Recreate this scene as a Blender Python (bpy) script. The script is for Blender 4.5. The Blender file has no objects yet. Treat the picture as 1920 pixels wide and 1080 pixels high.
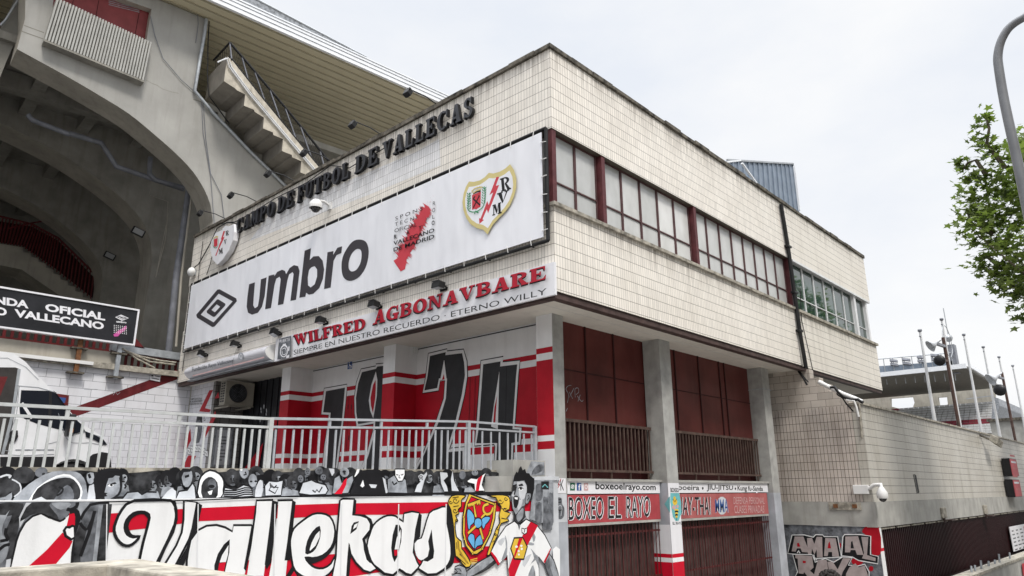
import bpy, math, random
from mathutils import Vector as V, Matrix
from mathutils.geometry import tessellate_polygon
random.seed(7)
R = math.radians
scene = bpy.context.scene
COL = scene.collection
# ------------------------------------------------------------------ camera
# world: corner of the office block at x=y=0, +X along its street facade, +Y along its square facade
FPX, YAW, PITCH, ROLL = 1345.0, R(42.9), R(15.9), R(-0.33)
CAM = V((-9.67, -7.92, 2.75))
_f = V((math.cos(YAW)*math.cos(PITCH), math.sin(YAW)*math.cos(PITCH), math.sin(PITCH)))
_r = V((math.sin(YAW), -math.cos(YAW), 0)); _u = _r.cross(_f)
RT = _r*math.cos(ROLL) + _u*math.sin(ROLL); UP = -_r*math.sin(ROLL) + _u*math.cos(ROLL)
cd = bpy.data.cameras.new('camera'); cam = bpy.data.objects.new('camera', cd); COL.objects.link(cam)
cd.sensor_width = 36; cd.lens = FPX/1920*36; cd.clip_end = 2000; cd.clip_start = .05
m3 = Matrix((RT, UP, -_f)).transposed().to_4x4(); m3.translation = CAM; cam.matrix_world = m3
scene.camera = cam
# ------------------------------------------------------------------ sky and sun
SUN_EL, SUN_AZ = R(55), R(-112)      # azimuth from +X, counter-clockwise
w = bpy.data.worlds.new('World'); scene.world = w; w.use_nodes = True
nt = w.node_tree; nt.nodes.clear(); N = nt.nodes.new; LK = nt.links.new
sky = N('ShaderNodeTexSky'); sky.sky_type = 'NISHITA'; sky.sun_disc = False
sky.sun_elevation = SUN_EL; sky.sun_rotation = R(90)-SUN_AZ; sky.dust_density = 4; sky.air_density = 1.2
b1 = N('ShaderNodeBackground'); b1.inputs[1].default_value = .1; LK(sky.outputs[0], b1.inputs[0])
tc = N('ShaderNodeTexCoord'); sep = N('ShaderNodeSeparateXYZ'); LK(tc.outputs['Generated'], sep.inputs[0])
mp = N('ShaderNodeMapping'); mp.inputs['Scale'].default_value = (1.2, 1.2, 2.6); LK(tc.outputs['Generated'], mp.inputs[0])
no = N('ShaderNodeTexNoise'); no.inputs['Scale'].default_value = 1.7; no.inputs['Detail'].default_value = 7; no.inputs['Roughness'].default_value = .55
LK(mp.outputs[0], no.inputs[0])
cr = N('ShaderNodeValToRGB'); cr.color_ramp.elements[0].position = .36; cr.color_ramp.elements[0].color = (.90, .94, 1.01, 1)
cr.color_ramp.elements[1].position = .66; cr.color_ramp.elements[1].color = (1.07, 1.07, 1.07, 1); LK(no.outputs[0], cr.inputs[0])
zr = N('ShaderNodeMapRange'); zr.interpolation_type = 'SMOOTHSTEP'
for i, v_ in zip((1, 2, 3, 4), (.64, 1, 1.0, 5.0)): zr.inputs[i].default_value = v_
LK(sep.outputs[2], zr.inputs[0])
b2 = N('ShaderNodeBackground'); LK(cr.outputs[0], b2.inputs[0]); LK(zr.outputs[0], b2.inputs[1])
mx = N('ShaderNodeMixShader'); mx.inputs[0].default_value = .9; LK(b1.outputs[0], mx.inputs[1]); LK(b2.outputs[0], mx.inputs[2])
wo = N('ShaderNodeOutputWorld'); LK(mx.outputs[0], wo.inputs[0])
sl = bpy.data.lights.new('sun', 'SUN'); sl.energy = 2.6; sl.angle = R(12); sl.color = (1, .95, .88)
so = bpy.data.objects.new('sun', sl); COL.objects.link(so)
sd = V((math.cos(SUN_AZ)*math.cos(SUN_EL), math.sin(SUN_AZ)*math.cos(SUN_EL), math.sin(SUN_EL)))
so.rotation_euler = sd.to_track_quat('Z', 'Y').to_euler(); so.location = (0, -20, 40)
vs = scene.view_settings; vs.view_transform = 'Standard'; vs.look = 'None'; vs.exposure = 0; vs.gamma = 1; vs.use_curve_mapping = False
scene.cycles.max_bounces = 8; scene.cycles.diffuse_bounces = 4
# ------------------------------------------------------------------ materials
MATS = {}
def lin(c):
    if isinstance(c, str):
        c = [int(c[i:i+2], 16)/255 for i in (0, 2, 4)]
        c = [x/12.92 if x <= .04045 else ((x+.055)/1.055)**2.4 for x in c]
    return (*c[:3], 1)
class NT:
    def __init__(s, name):
        s.m = bpy.data.materials.new(name); s.m.use_nodes = True; s.t = s.m.node_tree
        s.b = s.t.nodes['Principled BSDF']
    def n(s, typ, **kw):
        x = s.t.nodes.new(typ)
        for k, v in kw.items(): setattr(x, k, v)
        return x
    def l(s, a, b): s.t.links.new(a, b)
    def math(s, op, a, b=None):
        x = s.n('ShaderNodeMath', operation=op)
        for i, q in enumerate((a, b)):
            if q is None: continue
            if isinstance(q, (int, float)): x.inputs[i].default_value = q
            else: s.l(q, x.inputs[i])
        return x.outputs[0]
    def mix(s, fac, a, b, mode='MIX'):
        x = s.n('ShaderNodeMix', data_type='RGBA', blend_type=mode)
        for i, q in ((0, fac), (6, a), (7, b)):
            if isinstance(q, (int, float)): x.inputs[i].default_value = q
            elif isinstance(q, tuple): x.inputs[i].default_value = q
            else: s.l(q, x.inputs[i])
        return x.outputs[2]
    def noise(s, scale, detail=4, sc=(1, 1, 1), rough=.55):
        g = s.n('ShaderNodeNewGeometry'); mp = s.n('ShaderNodeMapping'); mp.inputs['Scale'].default_value = sc
        s.l(g.outputs['Position'], mp.inputs[0])
        x = s.n('ShaderNodeTexNoise'); x.inputs['Scale'].default_value = scale; x.inputs['Detail'].default_value = detail; x.inputs['Roughness'].default_value = rough
        s.l(mp.outputs[0], x.inputs[0]); return x.outputs[0]
    def rng(s, v, a, b, c=0, d=1):
        x = s.n('ShaderNodeMapRange')
        for i, q in zip((1, 2, 3, 4), (a, b, c, d)): x.inputs[i].default_value = q
        s.l(v, x.inputs[0]); return x.outputs[0]
    def wallco(s):                      # (along the wall, height) whichever way the wall faces
        g = s.n('ShaderNodeNewGeometry'); p = s.n('ShaderNodeSeparateXYZ'); q = s.n('ShaderNodeSeparateXYZ')
        s.l(g.outputs['Position'], p.inputs[0]); s.l(g.outputs['True Normal'], q.inputs[0])
        u = s.math('ADD', s.math('MULTIPLY', p.outputs[0], s.math('ABSOLUTE', q.outputs[1])), s.math('MULTIPLY', p.outputs[1], s.math('ABSOLUTE', q.outputs[0])))
        c = s.n('ShaderNodeCombineXYZ'); s.l(u, c.inputs[0]); s.l(p.outputs[2], c.inputs[1]); return c.outputs[0], p.outputs[2]
    def bump(s, h, strength=.3, dist=.01):
        x = s.n('ShaderNodeBump'); x.inputs['Strength'].default_value = strength; x.inputs['Distance'].default_value = dist
        s.l(h, x.inputs['Height']); s.l(x.outputs[0], s.b.inputs['Normal'])
def M(name, c=None, rough=.6, metal=0, var=.12, stain=0, staincol='5a5348', scale=2.5, bump=.15, spec=.25):
    if name[:5] in ('mural', 'wall_', 'maroo', 'fence'): spec = min(spec, .12)
    """painted / concrete / metal surface: mottled, optionally with rain streaks"""
    if name in MATS: return name
    t = NT(name); c = lin(c)
    dk = tuple(x*(1-var*1.6) for x in c[:3])+(1,); lt = tuple(min(1, x*(1+var*.5)) for x in c[:3])+(1,)
    col = t.mix(t.rng(t.noise(scale, 6), .3, .7), dk, lt)
    if stain:
        f = t.math('MULTIPLY', t.rng(t.noise(2.2, 5, (2.2, 2.2, .22)), .5, .74), stain)
        col = t.mix(f, col, lin(staincol))
    t.l(col, t.b.inputs['Base Color'])
    t.b.inputs['Roughness'].default_value = rough; t.b.inputs['Metallic'].default_value = metal; t.b.inputs['Specular IOR Level'].default_value = spec
    if bump: t.bump(t.noise(scale*14, 3), bump, .01)
    MATS[name] = t.m; return name
def tile(name, c, joint, tw=.1, th=.2, mort=.006, off=0.0, stain=.3, streak='6b6152', z0=0, vjoint=1.0, var=.09, tone=.35, tops=()):
    t = NT(name); co, z = t.wallco()
    mp = t.n('ShaderNodeMapping'); mp.inputs['Location'].default_value = (0, -z0, 0); t.l(co, mp.inputs[0])
    b = t.n('ShaderNodeTexBrick'); b.offset = off; b.squash = 1; t.l(mp.outputs[0], b.inputs[0])
    b.inputs['Scale'].default_value = 1; b.inputs['Brick Width'].default_value = tw; b.inputs['Row Height'].default_value = th
    b.inputs['Mortar Size'].default_value = mort; b.inputs['Mortar Smooth'].default_value = .1; b.inputs['Bias'].default_value = 0
    c = lin(c); b.inputs['Color1'].default_value = tuple(min(1, x*(1+var)) for x in c[:3])+(1,); b.inputs['Color2'].default_value = tuple(x*(1-var) for x in c[:3])+(1,)
    b.inputs['Mortar'].default_value = lin(joint)
    col = b.outputs[0]
    if vjoint < 1:                     # faint upright joints: blend with a tile-wide brick
        b2 = t.n('ShaderNodeTexBrick'); b2.offset = 0
        t.l(mp.outputs[0], b2.inputs[0]); b2.inputs['Scale'].default_value = 1; b2.inputs['Brick Width'].default_value = 50; b2.inputs['Row Height'].default_value = th
        b2.inputs['Mortar Size'].default_value = mort; b2.inputs['Color1'].default_value = c; b2.inputs['Color2'].default_value = c; b2.inputs['Mortar'].default_value = lin(joint)
        col = t.mix(vjoint, b2.outputs[0], col)
    m1 = t.mix(t.rng(t.noise(.7, 5), .35, .7), (1-tone*.5, 1-tone*.55, 1-tone*.62, 1), (1, 1, 1, 1)); col = t.mix(1.0, col, m1, 'MULTIPLY')
    f = t.math('MULTIPLY', t.rng(t.noise(1.6, 6, (2.6, 2.6, .25)), .52, .78), stain)
    col = t.mix(f, col, lin(streak))
    f2 = t.math('MULTIPLY', t.rng(t.noise(9, 5), .62, .75), stain*.6); col = t.mix(f2, col, lin(streak))
    for tz in tops:                    # drip stains running down from each ledge
        g = t.math('MULTIPLY', t.rng(z, tz-.75, tz-.02), t.math('LESS_THAN', z, tz)); g = t.math('POWER', g, 1.6)
        f3 = t.math('MULTIPLY', g, t.rng(t.noise(5, 5, (2.2, 2.2, .12)), .42, .7)); col = t.mix(t.math('MULTIPLY', f3, .75), col, lin('5f5546'))
    t.l(col, t.b.inputs['Base Color']); t.b.inputs['Roughness'].default_value = .42; t.b.inputs['Specular IOR Level'].default_value = .35
    t.bump(t.math('SUBTRACT', 1, b.outputs['Fac']), .5, .006)
    MATS[name] = t.m; return name
tile('cream_tile', (.84, .80, .735), '585046', .078, .217, .0046, z0=11.28, stain=.2, tone=.18, var=.1, vjoint=.62, tops=(11.28, 7.92))
tile('cream_tile_far', (.79, .75, .68), '4a453d', .078, .217, .0050, z0=11.28, stain=.3, vjoint=.3, tone=.2, var=.05, tops=(11.28, 7.9))
tile('white_painted_tile', (.80, .80, .81), '8a8784', .078, .217, .004, z0=11.28, stain=.1, tone=.1)
tile('annex_tile', (.52, .50, .45), '35312b', .1, .219, .006, z0=5.06, stain=.5, vjoint=.22, streak='77705f', tops=(5.06,))
tile('annex_side_tile', (.56, .505, .46), '40352d', .1, .219, .006, z0=5.06, stain=.4, streak='5e4b3c')
tile('cement_block', (.55, .50, .45), '6a625a', .42, .2, .005, off=.5, z0=.06, stain=.35, var=.14)
tile('white_block', (.74, .75, .79), '70727a', .62, .24, .005, off=.37, z0=.05, stain=.15, tone=.12, var=.03)
tile('white_small_tile', (.70, .71, .76), '85878f', .3, .2, .004, off=.4, z0=.05, stain=.15, tone=.15, var=.05)
tile('grey_tile', (.20, .195, .19), '131211', .3, .2, .008, off=.5, z0=.05, stain=.3, var=.12)
M('white_paint', (.74, .74, .745), .5, var=.04, stain=.12, staincol='8e8c88')
M('mural_white', (.80, .81, .82), .5, var=.04, stain=.2, staincol='9b9b9b')
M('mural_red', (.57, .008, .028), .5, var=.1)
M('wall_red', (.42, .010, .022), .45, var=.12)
M('mural_black', (.016, .016, .018), .5, var=.25)
M('mural_dark', (.05, .051, .055), .55, var=.55, scale=9)
M('seam_white', (.70, .71, .73), .6, var=.06)
M('mural_grey', (.17, .18, .20), .55, var=.45, scale=8)
M('mural_mid', (.33, .35, .38), .55, var=.35, scale=7)
M('mural_light', (.55, .57, .60), .55, var=.12, scale=4)
M('numeral_black', (.028, .028, .031), .5, var=.2, scale=3)
M('roof_groove', (.40, .365, .265), .6, var=.06, bump=0)  # shading of the roof corrugation put into a darker olive
M('far_soffit', (.19, .18, .155), .8, var=.15)
M('mural_blue', (.14, .42, .72), .5)
M('mural_yellow', (.74, .50, .06), .5, var=.15)
M('mural_gold', (.42, .27, .04), .5, var=.2)
M('banner_white', (.80, .81, .85), .4, var=.05, scale=.5, bump=0, stain=.1, staincol='9a9aa2')
M('banner_black', (.052, .048, .055), .5, var=.05, bump=0)
M('crest_gold', (.62, .53, .24), .5, var=.05, bump=0)
M('banner_red', (.56, .055, .075), .5, var=.05, bump=0)
M('crest_green', (.05, .26, .12), .5, var=.05, bump=0)
M('sign_white', (.76, .76, .79), .4, var=.04, bump=0, stain=.1, staincol='777777')
M('sign_red', (.40, .012, .03), .4, var=.08, bump=0)
M('sign_black', (.018, .018, .020), .4, var=.2, bump=.05)
M('sign_board_black', (.022, .023, .027), .45, var=.3, scale=1.5)
M('boxing_red', (.40, .06, .07), .55, var=.15, scale=3, stain=.2, staincol='b07070')
M('boxing_red_faded', (.40, .11, .11), .6, var=.15, scale=3, stain=.25, staincol='c08a84')
M('letter_black', (.012, .012, .014), .5, var=.3, scale=5)
M('letter_face', (.045, .047, .056), .35, var=.3, scale=5, spec=.5)  # front sheen put into a lighter black than the sides
M('coping', (.15, .135, .11), .85, var=.55, scale=6, bump=.5)
M('sill_stone', (.42, .39, .33), .8, var=.4, scale=7, bump=.4)
M('soffit_paint', (.72, .68, .61), .7, var=.05, stain=.12, scale=1)
M('soffit_grey', (.60, .585, .56), .7, var=.05, stain=.12, scale=1)
M('brown_trim', (.085, .055, .05), .6, var=.3, scale=5)
M('concrete', (.40, .395, .37), .8, var=.16, stain=.25, scale=2)
M('pillar_concrete', (.40, .40, .385), .85, var=.16, stain=.2, scale=4, bump=.35)
M('pillar_grey', (.42, .44, .48), .7, var=.15, stain=.25, staincol='8a8f98', scale=3)
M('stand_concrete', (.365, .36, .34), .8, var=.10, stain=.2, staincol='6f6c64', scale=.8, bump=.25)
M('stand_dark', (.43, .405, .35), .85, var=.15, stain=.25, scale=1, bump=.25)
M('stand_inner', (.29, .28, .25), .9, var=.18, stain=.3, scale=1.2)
M('stair_concrete', (.52, .48, .405), .85, var=.22, stain=.35, scale=3)
M('roof_olive', (.62, .565, .41), .5, var=.06, scale=.6, bump=0)
M('roof_white', (.78, .80, .83), .4, var=.04, bump=0)
M('maroon_panel', (.125, .034, .03), .34, var=.28, scale=.9, bump=.04, stain=.22, staincol='6d4640')
M('maroon_dark', (.045, .014, .014), .5, var=.2)
M('bar_brown', (.10, .066, .055), .55, var=.3, scale=6)
M('shutter_red', (.085, .02, .02), .45, var=.3, scale=6)
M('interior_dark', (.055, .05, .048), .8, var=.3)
M('window_red', (.12, .036, .04), .5, var=.25, scale=6)
M('mullion', (.105, .052, .053), .5, var=.25, scale=6)
M('window_white', (.70, .71, .72), .45, var=.08)
M('rail_paint', (.50, .52, .52), .42, var=.1, scale=8, stain=.12, staincol='8a6a4a')
M('rail_grey', (.40, .42, .45), .42, var=.12, scale=8)
M('black_metal', (.018, .018, .019), .45, var=.3)
M('steel', (.44, .46, .48), .4, .6, var=.15)
M('galv', (.42, .45, .48), .45, .3, var=.18, scale=5)
M('rust', (.20, .09, .04), .8, var=.4, scale=8)
M('van_white', (.78, .79, .81), .25, var=.05, bump=0, spec=.5, stain=.15, staincol='a9a6a0')
M('van_black', (.018, .018, .02), .5, var=.2)
M('plastic_white', (.72, .72, .71), .4, var=.05, bump=0)
M('ac_beige', (.34, .32, .27), .6, var=.15, stain=.2)
M('terrace_asphalt', (.11, .108, .105), .9, var=.2, scale=3, bump=.5)
M('asphalt', (.20, .195, .185), .9, var=.2, scale=3, bump=.5)
M('gravel', (.45, .43, .39), .9, var=.3, scale=20, bump=.4)  # pale roof cover, added to bounce light up to the stand soffit
M('paving', (.37, .355, .335), .85, var=.15, scale=2, bump=.3)
M('fence_maroon', (.022, .006, .007), .55, var=.2)
M('tin_blue', (.24, .29, .36), .45, .2, var=.15)
M('door_red', (.25, .055, .058), .5, var=.12)
M('slat_grey', (.40, .40, .38), .5, var=.1, stain=.15)
M('stair_under', (.22, .205, .18), .9, var=.14, stain=.2, scale=2)  # concrete darkened: shade under the flight is put into the colour
M('lamp_grey', (.19, .195, .205), .45, .3, var=.12)
M('red_paint', (.14, .02, .022), .5, var=.2)
M('stripe_maroon', (.13, .014, .018), .6, var=.25, scale=4, stain=.2, staincol='7d4a48')
M('pipe_grey', (.21, .22, .25), .5, var=.2)
M('pink', (.55, .10, .33), .5)
M('teal', (.16, .48, .50), .6)
M('skin', (.50, .30, .21), .55, var=.06, bump=0)
M('hair_dark', (.018, .014, .012), .6, var=.3, scale=40)
M('shirt_grey', (.12, .13, .15), .8)
M('trousers_blue', (.05, .07, .12), .8)
M('graffiti_grey', (.40, .34, .335), .7, var=.15, scale=6)
M('bark', (.17, .15, .11), .9, var=.4, scale=8)
M('flag_pole', (.62, .63, .64), .4, var=.08)
M('brown_pole', (.10, .06, .05), .6, var=.3)
M('seat_white', (.85, .86, .87), .5)
M('seat_red', (.36, .06, .09), .5)
M('ochre', (.40, .26, .08), .6)
M('blue_icon', (.04, .10, .30), .5); M('green_icon', (.02, .13, .07), .5); M('pinkish_icon', (.55, .36, .36), .6)
M('amber', (.6, .2, .02), .3)
bt = MATS['banner_white'].node_tree; gg = bt.nodes.new('ShaderNodeNewGeometry'); nn = bt.nodes.new('ShaderNodeTexNoise'); nn.inputs['Scale'].default_value = 1.4; nn.inputs['Detail'].default_value = 2
mm = bt.nodes.new('ShaderNodeMapping'); mm.inputs['Scale'].default_value = (1, .9, .35); mm.inputs['Rotation'].default_value = (.35, 0, 0); bt.links.new(gg.outputs['Position'], mm.inputs[0]); bt.links.new(mm.outputs[0], nn.inputs[0])
bb = bt.nodes.new('ShaderNodeBump'); bb.inputs['Strength'].default_value = .6; bb.inputs['Distance'].default_value = .09; bt.links.new(nn.outputs[0], bb.inputs['Height']); bt.links.new(bb.outputs[0], bt.nodes['Principled BSDF'].inputs['Normal'])
def glassmat(name, c, rough, ior=1.45, spec=.5, alpha=1, vary=0):
    t = NT(name); t.b.inputs['Roughness'].default_value = rough; t.b.inputs['Specular IOR Level'].default_value = spec
    c = lin(c); col = t.mix(t.rng(t.noise(1.1, 3), .35, .65), tuple(x*(1-vary) for x in c[:3])+(1,), c) if vary else None
    if col: t.l(col, t.b.inputs['Base Color'])
    else: t.b.inputs['Base Color'].default_value = c
    t.bump(t.noise(1.3, 1), .02, .05)
    MATS[name] = t.m
glassmat('frosted_glass', (.60, .605, .60), .25, spec=.5, vary=.14)
glassmat('green_glass', (.035, .075, .06), .03, spec=1.0, vary=.5)
glassmat('car_glass', (.012, .015, .022), .06, spec=.3)
glassmat('lens_glass', (.35, .36, .37), .1, spec=.7)
glassmat('dome_glass', (.02, .02, .022), .08, spec=.7)
glassmat('lightbox', (.62, .62, .66), .15, spec=.6, vary=.15)
t = NT('frosted_glass'); oi = t.n('ShaderNodeObjectInfo'); r_ = t.mix(oi.outputs['Random'], (.44, .455, .455, 1), (.72, .725, .715, 1)); r2 = t.mix(t.rng(t.noise(2.0, 4, (1, 1, .6)), .35, .7), (.80, .80, .79, 1), (1, 1, 1, 1)); t.l(t.mix(1.0, r_, r2, 'MULTIPLY'), t.b.inputs['Base Color']); t.b.inputs['Roughness'].default_value = .2; t.bump(t.noise(1.3, 1), .02, .05); MATS['frosted_glass'] = t.m
def leafmat(name, a, b):
    t = NT(name); oi = t.n('ShaderNodeNewGeometry')
    col = t.mix(oi.outputs['Random Per Island'], lin(a), lin(b)); t.l(col, t.b.inputs['Base Color']); t.b.inputs['Roughness'].default_value = .45
    tr = t.n('ShaderNodeBsdfTranslucent'); t.l(t.mix(.5, col, lin((.25, .38, .05))), tr.inputs[0])
    ms = t.n('ShaderNodeMixShader'); ms.inputs[0].default_value = .38; t.l(t.b.outputs[0], ms.inputs[1]); t.l(tr.outputs[0], ms.inputs[2])
    t.l(ms.outputs[0], t.t.nodes['Material Output'].inputs[0]); MATS[name] = t.m
leafmat('leaf', (.035, .062, .014), (.17, .22, .05))
# ------------------------------------------------------------------ geometry helpers
def ray(px, py): return (_f*FPX + RT*(px-960) - UP*(py-540))
class Wall:
    """an upright plane standing in the place: origin, azimuth of its run; measures real positions on it"""
    def __init__(s, o, az):
        s.o = V(o); a = R(az); s.t = V((math.cos(a), math.sin(a), 0)); s.n = V((math.sin(a), -math.cos(a), 0))
        if (CAM-s.o).dot(s.n) < 0: s.n = -s.n
    def uv(s, px, py, off=0):
        d = ray(px, py); k = ((s.o + s.n*off) - CAM).dot(s.n)/d.dot(s.n); q = CAM + d*k - s.o
        return (q.dot(s.t), q.z + s.o.z)
    def p(s, uv, off=0):
        return V((s.o.x + s.t.x*uv[0] + s.n.x*off, s.o.y + s.t.y*uv[0] + s.n.y*off, uv[1]))
    def hit(s, px, py, off=0): return s.p(s.uv(px, py, off), off)
LF = Wall((0, 0, 0), 90); RF = Wall((0, 0, 0), 0)
def xw(x): return Wall((x, 0, 0), 90)
def yw(y): return Wall((0, y, 0), 0)
def hz(px, py, z):
    d = ray(px, py); k = (z-CAM.z)/d.z; return CAM + d*k
def crom(pts, closed=True, n=4):
    out = []; L = len(pts)
    rngi = range(L) if closed else range(L-1)
    for i in rngi:
        g = (lambda j: pts[j % L]) if closed else (lambda j: pts[max(0, min(L-1, j))])
        p0, p1, p2, p3 = g(i-1), g(i), g(i+1), g(i+2)
        for k in range(n):
            t = k/n
            out.append(tuple(.5*((2*b)+(c-a)*t+(2*a-5*b+4*c-d)*t*t+(3*b-a-3*c+d)*t**3) for a, b, c, d in zip(p0, p1, p2, p3)))
    if not closed: out.append(tuple(pts[-1]))
    return out
class MB:
    def __init__(s): s.v = []; s.f = []; s.mi = []; s.sm = []; s.mats = []
    def mx(s, m):
        if m not in s.mats: s.mats.append(m)
        return s.mats.index(m)
    def raw(s, vs, fs, m, smooth=False):
        b = len(s.v); s.v += [V(q) for q in vs]; k = s.mx(m)
        for f in fs: s.f.append([b+i for i in f]); s.mi.append(k); s.sm.append(smooth)
    def face(s, pts, m): s.raw(pts, [range(len(pts))], m)
    def ngon(s, outer, m, holes=()):
        loops = [[V(q) for q in outer]] + [[V(q) for q in h] for h in holes]
        tr = tessellate_polygon(loops); s.raw([q for l in loops for q in l], tr, m)
    def prism(s, outer, d, m, ms=None, holes=(), back=True):
        d = V(d); s.ngon(outer, m, holes)
        if back: s.ngon([V(q)+d for q in outer], ms or m, [[V(q)+d for q in h] for h in holes])
        for l in [outer]+list(holes):
            n = len(l)
            for i in range(n): s.face([l[i], l[(i+1) % n], V(l[(i+1) % n])+d, V(l[i])+d], ms or m)
    def obox(s, o, a, b, c, m):
        o, a, b, c = V(o), V(a), V(b), V(c)
        q = [o, o+a, o+a+b, o+b, o+c, o+a+c, o+a+b+c, o+b+c]
        s.raw(q, [(0, 3, 2, 1), (4, 5, 6, 7), (0, 1, 5, 4), (1, 2, 6, 5), (2, 3, 7, 6), (3, 0, 4, 7)], m)
    def box(s, x0, x1, y0, y1, z0, z1, m): s.obox((x0, y0, z0), (x1-x0, 0, 0), (0, y1-y0, 0), (0, 0, z1-z0), m)
    def tube(s, path, r, m, n=8, closed=False, caps=True):
        path = [V(q) for q in path]; L = len(path); rs = r if isinstance(r, (list, tuple)) else [r]*L
        vs = []; up = None
        for i, q in enumerate(path):
            a = path[i-1] if (i or closed) else q; b = path[(i+1) % L] if (i < L-1 or closed) else q
            d = (b-a).normalized()
            if up is None: up = V((0, 0, 1)) if abs(d.z) < .9 else V((1, 0, 0))
            e = d.cross(up).normalized(); g = e.cross(d).normalized(); up = g
            for k in range(n):
                t = 2*math.pi*k/n; vs.append(q + (e*math.cos(t)+g*math.sin(t))*rs[i])
        fs = []
        for i in range(L if closed else L-1):
            j = (i+1) % L
            for k in range(n): fs.append((i*n+k, i*n+(k+1) % n, j*n+(k+1) % n, j*n+k))
        s.raw(vs, fs, m, True)
        if caps and not closed: s.raw(vs[:n], [range(n)], m); s.raw(vs[-n:], [range(n)], m)
    def rbar(s, p, q, wd, ht, m, up=(0, 0, 1)):
        p, q = V(p), V(q); d = q-p; e = d.cross(V(up))
        if e.length < 1e-6: e = V((1, 0, 0))
        e = e.normalized()*wd; g = e.cross(d).normalized()*ht
        s.obox(p-e/2-g/2, d, e, g, m)
    def lathe(s, prof, o, ax, m, n=16, smooth=True):
        o = V(o); ax = V(ax).normalized(); e = ax.orthogonal().normalized(); g = ax.cross(e)
        vs = []; fs = []
        for r, h in prof:
            for k in range(n):
                t = 2*math.pi*k/n; vs.append(o + ax*h + (e*math.cos(t)+g*math.sin(t))*r)
        for i in range(len(prof)-1):
            for k in range(n): fs.append((i*n+k, i*n+(k+1) % n, (i+1)*n+(k+1) % n, (i+1)*n+k))
        s.raw(vs, fs, m, smooth)
    def ball(s, c, r, m, n=12, sc=(1, 1, 1)):
        vs = []; fs = []; h = n//2
        for i in range(h+1):
            a = math.pi*i/h
            for k in range(n):
                t = 2*math.pi*k/n; vs.append(V(c)+V((math.sin(a)*math.cos(t)*r*sc[0], math.sin(a)*math.sin(t)*r*sc[1], math.cos(a)*r*sc[2])))
        for i in range(h):
            for k in range(n): fs.append((i*n+k, i*n+(k+1) % n, (i+1)*n+(k+1) % n, (i+1)*n+k))
        s.raw(vs, fs, m, True)
    def build(s, name, parent=None, bevel=0, **props):
        off = V((0, 0, 0)); q = parent
        while q is not None: off += q.location; q = q.parent
        me = bpy.data.meshes.new(name); me.from_pydata([tuple(q-off) for q in s.v], [], s.f)
        for k in s.mats: me.materials.append(MATS[k])
        me.polygons.foreach_set('material_index', s.mi); me.polygons.foreach_set('use_smooth', s.sm)
        me.update()
        o = bpy.data.objects.new(name, me); COL.objects.link(o); o.parent = parent
        if bevel:
            b = o.modifiers.new('bevel', 'BEVEL'); b.width = bevel; b.segments = 2; b.limit_method = 'ANGLE'; b.angle_limit = R(50)
        for k, v in props.items(): o[k] = v
        return o
def thing(name, label, cat, loc=(0, 0, 0), group=None):
    o = bpy.data.objects.new(name, None); COL.objects.link(o); o.location = loc; o.empty_display_size = .2
    o['label'] = label; o['category'] = cat
    if group: o['group'] = group
    return o
def dup(root, loc, label, group=None, parent=None):
    r = root.copy(); COL.objects.link(r); r.location = loc
    if label: r['label'] = label
    if group: r['group'] = group
    def rec(a, b):
        for ch in list(a.children):
            c = ch.copy(); COL.objects.link(c); c.parent = b; rec(ch, c)
    rec(root, r)
    if parent: r.parent = parent
    return r
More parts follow.
